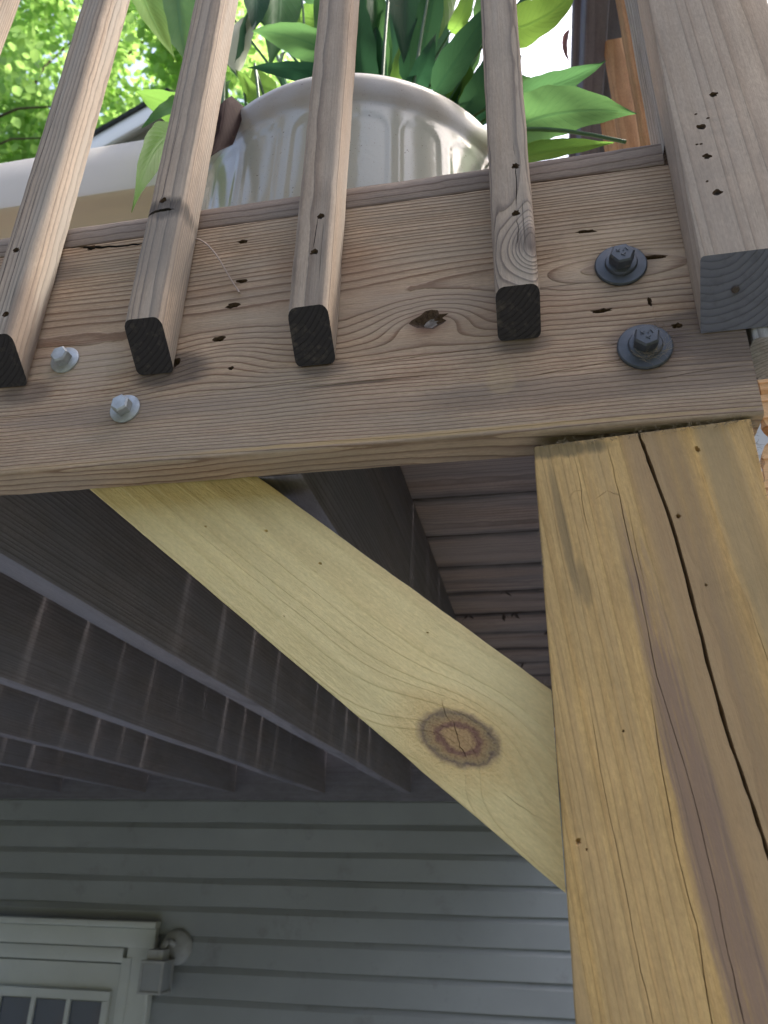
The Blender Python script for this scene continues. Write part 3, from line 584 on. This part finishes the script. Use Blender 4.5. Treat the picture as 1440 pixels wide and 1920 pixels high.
brace = put('diagonal_brace', prism('diagonal_brace', rrect(.038, .0905, .0012, 2), 'x',
    lambda a, b: (BA[2] + (b + .04525)*CT - .385)/ST, lambda a, b: (.0086 - BA[0] - (b + .04525)*ST)/CT, [m_brace], 60, wob=.0005, seed=31, freq=60, big=.0008),
    (BA[0] + .04525*ST, BA[1] + .019, BA[2] + .04525*CT), None, (0, TH, 0))
# wood material reads local (x, z) with z centred on the brace: shift the data so that z = 0 lies on its lower edge
brace.data.transform(Matrix.Translation((0, 0, .04525))); brace.location = BA[0], BA[1] + .019, BA[2]
tag(brace, 'pale yellow diagonal timber brace with a large oval knot running from deck to post', 'brace')
cut = [pit(x, z, a, a*.6, .0022, -.019, i + 90, [m_brace], .4) for i, (x, z, a) in enumerate(((.153, .0605, .0035), (.205, .0655, .003), (.11, .035, .002), (.30, .072, .002), (.21, .02, .0016)))]
cut.append(slit([(.3335, .0445), (.343, .0365), (.352, .0335)], .0007, .003, -.019, [m_brace], 0, 8, .0005))
cut.append(slit([(.349, .037), (.357, .031), (.363, .0265), (.372, .0225)], .0009, .004, -.019, [m_brace], 0, 9, .0006))
cut.append(slit([(.398, .021), (.412, .0215), (.428, .0235)], .0005, .003, -.019, [m_brace], 0, 10, .0003))
carve(brace, cut)
v = []; f = []
for i in range(240):
    x = R.uniform(.012, .147); fibre(v, f, (x, .0035 - .002*(x/.15) + R.uniform(-.002, .002), .2690 + (x - .0795)*.052 + R.uniform(-.003, .001)), (R.uniform(-1, 1), -.5, R.uniform(-.3, .7)), R.uniform(.002, .007), .00016, R)
for i in range(70):
    z = R.uniform(.10, .27); fibre(v, f, (.1485 + R.uniform(-.001, .001), .003, z), (1, -.3, R.uniform(-.6, .6)), R.uniform(.002, .006), .00016, R)
for i in range(40):
    z = R.choice([.2, .19, .18, .165, .22]) + R.uniform(-.006, .006); fibre(v, f, (.0105, .004, z), (-1, -.3, R.uniform(-.8, .8)), R.uniform(.002, .005), .0002, R)
for i in range(50):
    fibre(v, f, (.006 + R.uniform(-.006, .003), .038 + R.uniform(0, .02), .108 + R.uniform(-.001, .005)), (R.uniform(-1, 1), -.3, R.uniform(.0, 1)), R.uniform(.003, .008), .00016, R)
tag(put('wood_splinters', mesh('wood_splinters', v, f, [m_debris]), parent=post), kind='stuff')

# ---------------------------------------------------------------- railing
rail = empty('deck_railing', (-.2, -.02, .36), 'railing of weathered square balusters with dark slanted ends and a beige end post', 'railing')
bal = [(-.5600, .0320, .006, .358, .385), (-.4140, .0322, .008, .3580, .3855), (-.2835, .0322, .010, .3560, .3845), (-.1500, .0318, .008, .3490, .3775), (.0035, .0312, .002, .3535, .3745)]
screws = {1: ((-.4161, .4759), (-.4083, .4059)), 2: ((-.2850, .5097),), 3: ((-.1448, .4665), (-.1478, .4300)), 4: ((.0083, .4911), (.0062, .4424))}
for i, (x, w_, lean, zb, zf) in enumerate(bal):
    d = .0340
    m = prism('baluster', rrect(w_, d, (.0042, .0042, .0062, .0062), 4), 'z', lambda a, b: zb - .4 + (zf - zb)*(.5 - b/d), 1.0, [m_bal[i], end_dark, m_pit], 110, wob=.0005, seed=50 + i*3, freq=45, big=.0010, end_mat=0)
    m.polygons[len(m.polygons) - 2].material_index = 1
    o = put('baluster', m, (x, -.0175, .4), rail, (0, lean, 0))
    cut = []; ff = -d/2
    for q, (sx, sz) in enumerate(screws.get(i, ())):
        lx = sx - x - lean*(sz - .4); cut.append(pit(lx, sz - .4,   .0060, .0058, .0032, ff, 120 + i*5 + q, [m_bal[i], end_dark, m_pit], mi=2))
    if i == 4: cut += [slit([(.0048, .0985), (.0045, .07), (.0030, .044)], .0009, .005, ff, [m_bal[i], end_dark], 1, 4, .0002), slit([(.003, .042), (.004, .025), (.001, .008)], .0007, .004, ff, [m_bal[i], end_dark], 1, 6, .0006), slit([(.004, .118), (.005, .0985)], .0005, .003, ff, [m_bal[i], end_dark], 1, 14, .0002)]
    if i == 3: cut += [slit([(.0025, .0665), (.002, .048), (.0008, .031)], .0009, .005, ff, [m_bal[i], end_dark], 1, 7, .0002)]
    if i == 2: cut += [slit([(-.0160, .0945), (-.008, .0975), (.002, .0985), (.0095, .0975)], .0040, .006, ff, [m_bal[i], end_dark], 1, 8, .0004), slit([(-.0065, .103), (-.004, .118), (-.0035, .16), (-.002, .23)], .0006, .003, ff, [m_bal[i], end_dark], 1, 9, .0003)]
    if i == 1: cut += [slit([(-.0080, .004), (-.0088, .08), (-.0085, .16), (-.0055, .24), (-.005, .31)], .0008, .004, ff, [m_bal[i], end_dark], 1, 10, .0003), slit([(.0010, .0), (.0015, .09), (.0000, .17)], .0007, .004, ff, [m_bal[i], end_dark], 1, 11, .0003)]
    if cut: carve(o, cut)
    for q, (sx, sz) in enumerate(screws.get(i, ())):
        lx = sx - x - lean*(sz - .4)
        put('screw', lathe('screw', [(.0026, -.0015), (.0026, 0), (.0016, .0004), (.0011, -.0004)], 10, [m_screw], 'y', 30), (x + lx + lean*(sz - .4), -.0175 + ff + .0022, sz), o)
put('top_rail', prism('top_rail', rrect(.036, .085, .004), 'x', -1.6, .125, [m_edge], 40, wob=.0006, seed=3), (0, .0190, 1.355), rail)
rp = put('rail_post', prism('rail_post', rrect(.0890, .0335, (.001, .001, .0022, .0022), 2), 'z', lambda a, b: .3430 + (.01675 - b)/.0335*.0385 - .4, 1.1, [m_railpost, end_dark, end_post, m_pit], 80, wob=.0004, seed=77, big=.0010, end_mat=0), (.1708, -.0173, .4), rail)
rp.data.polygons[len(rp.data.polygons) - 2].material_index = 2
tag(rp, 'stout beige end post of the railing')
rs = ((.1585, .5364, .0058), (.145, .5039, .0058), (.1445, .4733, .0055), (.1463, .4374, .0058))
cut = [pit(x - .1708, z - .4, a*1.05, a*.9, .0026, -.01675, 150 + i, [m_railpost, end_dark, end_post, m_pit], mi=3) for i, (x, z, a) in enumerate(rs)]
cut += [pit(x - .1708, z - .4, .0025, .0018, .0012, -.01675, 160 + i, [m_railpost, end_dark, end_post, m_pit], .4, mi=3) for i, (x, z) in enumerate(((.1435, .518), (.151, .512), (.1425, .4865), (.1395, .4865), (.141, .449)))]
carve(rp, cut)
for x, z, a in rs: put('screw', lathe('screw', [(.0024, -.0015), (.0024, 0), (.0015, .0004), (.001, -.0004)], 10, [m_screw], 'y', 30), (x, -.0173 - .01675 + .0016, z), rp)
put('nail', lathe('nail', [(.0026, -.002), (.0026, .0008), (.0018, .0014)], 12, [m_screw], 'y', 30), (.1490, -.0185, .3631), rp, (math.radians(40), 0, 0))
ip = put('post_core', prism('post_core', rrect(.088, .052, .003, 2), 'z', .5375 - .4, 1.1, [m_innerpost, end_dark], 80, wob=.0006, seed=15, big=.0012), (.1725, .0262, .4), rail)
put('post_leg', prism('post_leg', rrect(.056, .052, .003, 2), 'z', .335 - .4, .1370, [m_innerpost, end_dark], 20, wob=.0005, seed=16), (.1880, .0262, .4), rail)

side = empty('side_railing', (.175, 1.3, .3), 'orange-brown side railing running back from the corner post towards the house', 'railing')
sb = prism('baluster', rrect(.033, .033, .004, 2), 'z', .608, 1.372, [m_cedar, end_dark], 30, wob=.0006, seed=5)
for k in range(14):
    put('baluster', sb, (.2120 + rnd(-.001, .001), .215 + .145*k, 0), side)
put('bottom_rail', prism('bottom_rail', rrect(.036, .070, .003), 'y', .0535, 2.65, [m_cedar, end_dark], 30, wob=.0006, seed=8), (.1985, 0, .572), side)
put('handrail', prism('handrail', rrect(.040, .088, .004), 'y', .06, 2.6, [m_dkrail], 30, wob=.0006, seed=6), (.1775, 0, 1.4165), side)
put('cap_rail', prism('cap_rail', rrect(.10, .034, .004), 'y', -.02, 2.6, [m_dkrail], 20, wob=.0006, seed=7), (.195, 0, 1.478), side)

# ---------------------------------------------------------------- things on the deck
DZ = 0.5368
trough = put('planter_trough', prism('planter_trough', [(.262, DZ), (.450, DZ), (.470, .70), (.478, .80), (.500, .812), (.497, .914), (.485, .924), (.222, .924), (.207, .9215), (.2012, .913), (.1985, .87), (.1965, .826), (.1975, .816), (.2030, .8105), (.2125, .809), (.2200, .805), (.2330, .7955), (.2470, .779), (.2560, .755), (.2600, .70)], 'x', -1.75, -.447, [m_resin], 60, smooth=38), (0, 0, 0))
tag(trough, 'long cream planter trough with a deep rounded rim behind the leftmost balusters', 'planter')
PX, PY = -.2127, .3410
def pot_mesh():
    prof = [(.196, .838), (.198, .858), (.206, .8650), (.216, .8660), (.2235, .8620), (.2280, .8540), (.2293, .844), (.2285, .832), (.2262, .822), (.2238, .816), (.2228, .811)]
    zt, zb_, n = .808, DZ, 46
    for i in range(n + 1):
        z = zt - (zt - zb_)*i/n; q = i/n
        prof.append((.2228 + .0035*math.sin(q*2.2) - .022*max(0, q - .45)**1.6*2.2, z))
    prof.append((.0, DZ)); K = 22; A = K*22; v = []; f = []; kp = len(prof)
    for i in range(A):
        t = 2*math.pi*i/A; ca = ((i % 22) + .5)/22 - .5                   # -.5 .. .5 across one arched panel
        for r, z in prof:
            if z < .806 and r > .1:
                hw = .40*2*math.pi*r/K; x = ca*2*math.pi*r/K; top = .797 - hw
                dd = (hw - abs(x)) if z < top else hw - math.hypot(x, z - top)  # distance inside the arch outline
                e = min(1, max(0, (dd + .002)/.006)); s = e*e*(3 - 2*e)
                r = r - .0009*s + .00045*math.exp(-((dd)/.0018)**2) - .0010*math.exp(-(max(0, -dd)/.006)**2)*(1 - s)*0
            v.append((r*math.cos(t), r*math.sin(t), z - DZ))
    for i in range(A):
        j = (i + 1) % A
        for q in range(kp - 1): f.append((j*kp + q, i*kp + q, i*kp + q + 1, j*kp + q + 1))
    return mesh('ceramic_pot', v, f, [m_glaze], None, 60)
pot = empty('ceramic_pot', (PX, PY, DZ), 'large round cream ceramic pot with dark speckles and arched panels standing on the deck edge', 'plant pot')
put('bowl', pot_mesh(), (PX, PY, DZ), pot)
put('soil', lathe('soil', [(.197, -.02), (.19, 0), (.1, .006), (.02, .008)], 40, [m_soil]), (PX, PY, .838), pot)

def leaf_mesh(pts, side, W_, fold=0.18, wave=0.04, seed=0, mats=None, nl=16, pw=0.72):
    """blade along a quadratic spine with a folded midrib, wavy margin and a drawn-out tip"""
    sp = bez(*pts, n=nl) if len(pts) == 3 else pts; nl = len(sp) - 1; side = Vector(side).normalized(); v = []; f = []; uv = []
    na = 6
    for i, p in enumerate(sp):
        t = i/nl; d = (sp[min(i + 1, nl)] - sp[max(i - 1, 0)]).normalized(); s = (side - d*side.dot(d)).normalized(); nn = s.cross(d)
        wv = W_/2*math.sin(math.pi*min(1, t**pw*1.0))**0.85*(1 - .25*t) if 0 < t < 1 else 0.0004
        if t > .82: wv *= 1 - .35*(t - .82)/.18
        for k_ in range(na + 1):
            a = k_/na*2 - 1
            wob_ = noise.noise(Vector((t*5, a*1.3, seed*3.7)))*wave*W_*(.3 + abs(a)) + math.sin(t*22 + seed + (a > 0)*1.3)*.012*W_*a*a
            v.append(p + s*a*wv*(1 + .04*math.sin(t*31 + seed*2)) + nn*(abs(a)*wv*fold*2 - a*a*wv*fold*.6 + wob_)); uv.append((t, (a + 1)/2))
    for i in range(nl):
        for k_ in range(na):
            f.append((i*(na + 1) + k_, i*(na + 1) + k_ + 1, (i + 1)*(na + 1) + k_ + 1, (i + 1)*(na + 1) + k_))
    m = mesh('leaf', v, f, mats, None, 180); l = m.uv_layers.new(name='UVMap')
    for lp in m.loops: l.data[lp.index].uv = uv[lp.vertex_index]
    return m
plant = empty('potted_plant', (PX, PY, .845), 'lush broad-leaved green plant spilling out of the cream pot between the balusters', 'plant')
LEAVES = [
  ((-0.662, 0.3, 1.551), (-0.583, 0.258, 1.331), (-0.493, 0.24, 1.14), (-0.837, -0.474, -0.275), 0.062, 2),
  ((-0.612, 0.34, 1.64), (-0.548, 0.298, 1.37), (-0.5, 0.28, 1.191), (-0.97, -0.077, -0.231), 0.093, 1),
  ((-0.561, 0.38, 1.732), (-0.52, 0.343, 1.481), (-0.503, 0.33, 1.303), (-0.802, -0.596, -0.039), 0.071, 0),
  ((-0.449, 0.26, 1.042), (-0.471, 0.218, 1.004), (-0.52, 0.2, 1.02), (0.622, -0.777, 0.097), 0.059, 2),
  ((-0.441, 0.24, 1.032), (-0.456, 0.203, 0.976), (-0.489, 0.19, 0.923), (-0.744, -0.422, 0.518), 0.030, 1),
  ((-0.441, 0.22, 0.93), (-0.44, 0.163, 0.844), (-0.432, 0.13, 0.693), (-0.429, -0.85, 0.306), 0.044, 2),
  ((-0.462, 0.36, 1.627), (-0.42, 0.328, 1.427), (-0.411, 0.32, 1.304), (-0.918, -0.384, -0.096), 0.064, 0),
  ((-0.452, 0.42, 1.788), (-0.396, 0.378, 1.485), (-0.392, 0.36, 1.263), (-0.895, -0.444, -0.053), 0.098, 1),
  ((-0.278, 0.4, 1.392), (-0.346, 0.408, 1.462), (-0.403, 0.44, 1.52), (0.514, -0.539, 0.667), 0.071, 2),
  ((-0.249, 0.32, 1.194), (-0.311, 0.273, 1.192), (-0.377, 0.25, 1.193), (0.465, -0.853, 0.238), 0.056, 1),
  ((-0.232, 0.3, 1.11), (-0.295, 0.258, 1.09), (-0.37, 0.24, 1.09), (0.383, -0.918, 0.102), 0.037, 0),
  ((-0.432, 0.34, 1.403), (-0.426, 0.308, 1.278), (-0.425, 0.3, 1.201), (0.115, -0.974, 0.196), 0.036, 0),
  ((-0.405, 0.44, 1.287), (-0.43, 0.418, 1.3), (-0.45, 0.42, 1.375), (0.892, -0.177, 0.415), 0.057, 2),
  ((-0.204, 0.36, 1.173), (-0.207, 0.318, 1.275), (-0.23, 0.3, 1.474), (0.985, -0.164, 0.053), 0.042, 0),
  ((-0.188, 0.34, 1.135), (-0.186, 0.293, 1.217), (-0.192, 0.27, 1.422), (0.823, 0.549, 0.145), 0.047, 1),
  ((-0.133, 0.3, 1.505), (-0.134, 0.268, 1.256), (-0.135, 0.26, 1.068), (-0.991, -0.131, 0.015), 0.069, 0),
  ((-0.091, 0.38, 1.643), (-0.088, 0.343, 1.366), (-0.115, 0.33, 1.174), (-0.899, -0.428, 0.092), 0.073, 2),
  ((-0.177, 0.42, 1.207), (-0.168, 0.398, 1.243), (-0.166, 0.4, 1.339), (0.991, -0.089, -0.099), 0.039, 2),
  ((-0.135, 0.3, 1.044), (-0.109, 0.263, 1.052), (-0.085, 0.25, 1.108), (0.62, 0.775, 0.126), 0.039, 0),
  ((-0.137, 0.36, 1.156), (-0.138, 0.338, 1.204), (-0.121, 0.34, 1.285), (0.96, -0.232, -0.157), 0.040, 0),
  ((-0.093, 0.27, 1.006), (-0.046, 0.223, 1.018), (0.007, 0.2, 1.088), (0.731, 0.405, -0.549), 0.047, 0),
  ((-0.077, 0.4, 1.131), (-0.06, 0.388, 1.176), (-0.047, 0.4, 1.254), (0.933, 0.281, -0.224), 0.046, 2),
  ((-0.087, 0.44, 1.212), (-0.048, 0.418, 1.283), (-0.027, 0.42, 1.353), (0.922, 0.051, -0.383), 0.045, 1),
  ((-0.054, 0.33, 1.041), (-0.027, 0.293, 1.038), (-0.004, 0.28, 1.109), (0.744, 0.666, -0.056), 0.043, 0),
  ((-0.045, 0.36, 1.054), (-0.018, 0.333, 1.054), (0.02, 0.33, 1.089), (0.586, 0.534, -0.61), 0.049, 0),
  ((-0.078, 0.4, 1.336), (-0.052, 0.378, 1.353), (-0.03, 0.38, 1.472), (0.944, 0.022, -0.329), 0.037, 2),
  ((0.001, 0.22, 1.046), (0.055, 0.183, 0.993), (0.108, 0.17, 1.029), (0.148, 0.599, -0.787), 0.054, 2),
  ((0.0, 0.26, 1.102), (0.023, 0.238, 1.085), (0.058, 0.24, 1.164), (0.403, 0.912, -0.078), 0.035, 0),
  ((-0.002, 0.28, 0.981), (0.072, 0.238, 0.939), (0.137, 0.22, 0.946), (-0.038, 0.429, -0.903), 0.040, 1),
  ((0.002, 0.24, 0.866), (0.07, 0.193, 0.828), (0.15, 0.17, 0.78), (-0.15, 0.629, -0.763), 0.065, 1),
  ((-0.003, 0.22, 0.796), (0.058, 0.178, 0.749), (0.119, 0.16, 0.727), (-0.293, 0.398, -0.869), 0.028, 2),
  ((0.001, 0.33, 1.034), (0.035, 0.303, 1.002), (0.052, 0.3, 0.972), (-0.382, 0.669, -0.638), 0.028, 1),
  ((-0.0, 0.3, 1.053), (0.032, 0.273, 0.996), (0.061, 0.27, 0.996), (-0.568, 0.289, -0.771), 0.029, 1),
  ((-0.333, 0.46, 1.356), (-0.346, 0.438, 1.413), (-0.371, 0.44, 1.545), (0.95, 0.226, 0.217), 0.058, 1),
  ((-0.198, 0.46, 1.323), (-0.191, 0.438, 1.425), (-0.184, 0.44, 1.625), (0.996, 0.08, -0.043), 0.061, 0),
  ((-0.132, 0.48, 1.304), (-0.113, 0.458, 1.388), (-0.086, 0.46, 1.594), (0.876, 0.469, -0.107), 0.060, 0),
  ((-0.269, 0.44, 1.313), (-0.284, 0.418, 1.421), (-0.305, 0.42, 1.629), (0.971, -0.22, 0.095), 0.053, 0),
  ((-0.358, 0.42, 1.285), (-0.323, 0.398, 1.311), (-0.299, 0.4, 1.32), (0.44, 0.863, -0.248), 0.039, 1),
  ((-0.408, 0.36, 1.176), (-0.408, 0.333, 1.179), (-0.44, 0.33, 1.231), (0.704, -0.709, 0.033), 0.035, 2),
  ((-0.459, 0.36, 1.161), (-0.467, 0.348, 1.194), (-0.462, 0.36, 1.25), (0.953, 0.302, 0.035), 0.028, 1),
  ((-0.023, 0.42, 1.351), (-0.01, 0.398, 1.403), (0.01, 0.4, 1.543), (0.962, 0.237, -0.139), 0.047, 1),
  ((-0.358, 0.36, 1.542), (-0.296, 0.318, 1.388), (-0.233, 0.3, 1.353), (-0.41, 0.755, -0.512), 0.056, 1),
]

for i, (b, m_, t, sd, wd, tone) in enumerate(LEAVES):
    put('leaf', leaf_mesh([b, m_, t], sd, wd*1.05, rnd(.10, .26), rnd(.03, .08), i, [m_leaf[tone]]), (0, 0, 0), plant)
    a = rnd(0, 6.28); r_ = rnd(.02, .11); root = Vector((PX + r_*math.cos(a), PY + r_*math.sin(a), .842)); B = Vector(b)
    if B.z > 1.25 and (Vector(t).z < B.z): mid = (root + B)/2 + Vector((rnd(-.02, .02), .06, .10))
    else: mid = (root + B)/2 + Vector((0, .03, .05))
    put('stem', tube('stem', bez(root, mid, B, 9), [.0034 - .0016*q/9 for q in range(10)], [m_stem], 6), (0, 0, 0), plant)
for i in range(34):                                             # the inner mass of the plant, behind the outer leaves
    a = rnd(0, 6.28); q = rnd(.03, .15); b0 = Vector((PX + .03 + q*math.cos(a), PY + .05 + q*.7*math.sin(a), rnd(.93, 1.12)))
    tip = b0 + Vector((math.cos(a)*rnd(.02, .12), math.sin(a)*rnd(.02, .10), rnd(.14, .30))); md_ = (b0 + tip)/2 + Vector((math.cos(a)*.02, math.sin(a)*.02, .02))
    put('leaf', leaf_mesh([b0, md_, tip], (-math.sin(a) + rnd(-.4, .4), math.cos(a)*.6 + rnd(-.3, .3), rnd(-.2, .2)), rnd(.038, .062), rnd(.12, .3), rnd(.03, .08), 60 + i, [m_leaf[RNG.choice((0, 0, 0, 1))]]), (0, 0, 0), plant)
    root = Vector((PX + q*.7*math.cos(a), PY + q*.6*math.sin(a), .842))
    put('stem', tube('stem', bez(root, (root + b0)/2 + Vector((0, .01, .02)), b0, 6), [.0030 - .0012*s_/6 for s_ in range(7)], [m_stem], 6), (0, 0, 0), plant)
for i, (a, b_, c) in enumerate((((-.40, .36, .842), (-.395, .35, .98), (-.425, .34, 1.20)), ((-.385, .33, .842), (-.372, .325, 1.0), (-.40, .32, 1.22)), ((-.39, .30, .84), (-.415, .29, .98), (-.43, .28, 1.16)), ((-.30, .40, .842), (-.34, .40, 1.0), (-.405, .33, 1.23)), ((-.14, .28, .842), (-.125, .27, 1.0), (-.09, .25, 1.25)), ((-.10, .3, .842), (-.02, .24, .868), (.1335, .17, .7375)), ((-.16, .30, .842), (-.17, .28, 1.0), (-.16, .27, 1.3)))):
    put('stem', tube('stem', bez(a, b_, c, 12), [.0036 - .0014*q/12 for q in range(13)], [m_stem], 7), (0, 0, 0), plant)
tag(put('flower_spathe', leaf_mesh([(-.437, .335, 1.225), (-.43, .325, 1.30), (-.412, .335, 1.385)], (.95, .15, -.15), .052, .5, .05, 3, [m_spathe]), (0, 0, 0), plant), 'pale ribbed spathe')
dl = [Vector(p) for p in ((-.300, .21, .870), (-.318, .165, .884), (-.327, .128, .868), (-.326, .112, .838), (-.321, .104, .800), (-.318, .098, .765), (-.321, .093, .735), (-.326, .09, .708))]
tag(put('leaf', leaf_mesh(dl, (1, .5, .1), .050, .55, .10, 9, [m_dead], pw=.9), (0, 0, 0), plant), 'withered brown leaf hooked over the pot rim')
tag(put('leaf', leaf_mesh([(.094, .2, .990), (.0875, .2, .962), (.0895, .2, .922)], (.8, .5, .2), .009, .6, .1, 4, [leaf_mat('shrivelled_leaf', (.15, .10, .12), (.28, .16, .18), gloss=.8, tw=.5, spec=.0)]), (0, 0, 0), plant), 'small shrivelled brown leaf')

tag(put('dried_tendril', tube('dried_tendril', bez((-.2665, -.004, .4935), (-.2500, -.009, .4765), (-.2365, -.006, .456), 8) + bez((-.2365, -.006, .456), (-.229, -.004, .4425), (-.2209, -.0025, .4292), 5)[1:] + [Vector((-.2203, -.003, .4275))], [.0007]*8 + [.0006]*5 + [.0008, .0012], [plain('dry_tendril', (.40, .31, .26), .8, .2)], 6)), 'thin dried tendril hanging across the rim board beside a baluster', 'tendril')
# splintered board right of the rim, its base colour lightened to imitate sunlight
v = []; R2 = random.Random(11); prof = []
for i in range(40):
    z = .50 - i*.006; prof.append((.2465 - (.50 - z)*.115 + R2.uniform(-.0025, .0025) + (.006 if 14 < i < 19 else 0), z))
v = [(x, .25, z) for x, z in prof] + [(x + .10, .25, z) for x, z in prof] + [(x + .002, .268, z) for x, z in prof] + [(x + .10, .268, z) for x, z in prof]; n = len(prof); f = []
for i in range(n - 1):
    f += [(i, i + 1, n + i + 1, n + i), (2*n + i, 3*n + i, 3*n + i + 1, 2*n + i + 1), (i, 2*n + i, 2*n + i + 1, i + 1)]
f += [(0, n, 3*n, 2*n), (n - 1, 3*n - 1, 4*n - 1, 2*n - 1), ]
f += [(n + i, n + i + 1, 3*n + i + 1, 3*n + i) for i in range(n - 1)]
tag(put('splintered_board', mesh('splintered_board', v, f, [wood('sunlit_tone_cedar', 'x', (.75, .50, .28), (.55, .28, .10), pith=(.3, .3), spacing=.02, contrast=.9, fiber=.2, bump=1.0)])), 'bright orange splintered board with a ragged edge just right of the support post', 'board')

# ---------------------------------------------------------------- trees
def tree(loc, trunk_top, limbs, clumps, n, size, seed, label, group=None):
    R = random.Random(seed); base = Vector(loc)
    t = empty('tree', base, label, 'tree', group)
    tp = Vector(trunk_top); put('trunk', tube('trunk', [base + Vector((0, 0, -.1)), base*.75 + tp*.25 + Vector((.15, .1, 0)), base*.4 + tp*.6 - Vector((.1, 0, 0)), tp], [.26, .2, .15, .09], [m_bark], 10), (0, 0, 0), t)
    for a, b, c, r0 in limbs:
        p = bez(a, b, c, 10); p = [q + noise.noise_vector(q*1.7)*.08 for q in p]
        put('limb', tube('limb', p, [r0*(1 - .8*i/10) for i in range(11)], [m_bark], 7), (0, 0, 0), t)
    v = []; f = []; uv = []
    for i in range(n):
        c, r = R.choice(clumps); d = Vector((R.gauss(0, 1), R.gauss(0, 1), R.gauss(0, 1))).normalized()*r*R.random()**.45
        p = Vector(c) + d + noise.noise_vector(Vector(c) + d*.9)*.25
        if noise.noise(p*1.3) < -.18: continue
        a = Vector((R.gauss(0, 1), R.gauss(0, 1), R.gauss(-.5, .8))).normalized(); s = a.cross(Vector((R.gauss(0, .5), R.gauss(0, .5), 1))).normalized(); nn = s.cross(a)
        L = size*R.uniform(.6, 1.25); w_ = L*.34; b0 = len(v)
        v += [p, p + a*L*.35 + s*w_ + nn*w_*.3, p + a*L*.75 + s*w_*.75 + nn*w_*.25, p + a*L, p + a*L*.75 - s*w_*.75 + nn*w_*.25, p + a*L*.35 - s*w_ + nn*w_*.3]
        f += [(b0, b0 + 1, b0 + 2, b0 + 3), (b0, b0 + 3, b0 + 4, b0 + 5)]
    put('crown', mesh('crown', v, f, [m_foliage], None, 180), (0, 0, 0), t)
    return t
RT = random.Random(31)
def clumps(c, rx, ry, rz, n, r0, r1):
    out = []
    while len(out) < n:
        p = Vector((RT.uniform(-1, 1), RT.uniform(-1, 1), RT.uniform(-1, 1)))
        if p.length < 1: out.append((Vector((c[0] + p.x*rx, c[1] + p.y*ry, c[2] + p.z*rz)), RT.uniform(r0, r1)))
    return out
tree((-10.2, 8.2, GZ), (-8.2, 7.2, 10.5), [((-9.2, 7.7, 6.0), (-7.6, 5.6, 8.0), (-5.3, 5.0, 8.36), .05), ((-9.1, 7.6, 5.6), (-7.4, 5.5, 7.3), (-5.35, 5.0, 7.79), .04), ((-8.6, 7.4, 8.5), (-7.2, 6.8, 10.5), (-5.0, 6.6, 12.5), .06), ((-8.3, 7.2, 10.0), (-8.0, 7.0, 11.8), (-7.4, 7.3, 14.0), .06), ((-8.4, 7.3, 9.4), (-6.8, 7.6, 11.5), (-4.2, 7.6, 13.2), .05)],
     clumps((-7.0, 6.4, 11.0), 3.6, 2.2, 3.6, 70, .55, 1.05), 42000, .14, 3, 'leafy broad-leaved tree with bright sunlit foliage filling the upper left beyond the railing', None)
tree((-4.6, 15.5, GZ), (-4.8, 15.0, 17.0), [((-4.7, 15.3, 10.0), (-5.2, 14.6, 15.5), (-6.0, 14.2, 19.0), .08), ((-4.7, 15.1, 13.0), (-4.5, 14.6, 17.5), (-3.2, 14.0, 20.5), .07)],
     clumps((-5.2, 14.2, 20.5), 3.4, 2.4, 3.6, 40, .7, 1.2), 11000, .17, 8, 'taller airy tree farther back seen between the pot leaves', None)
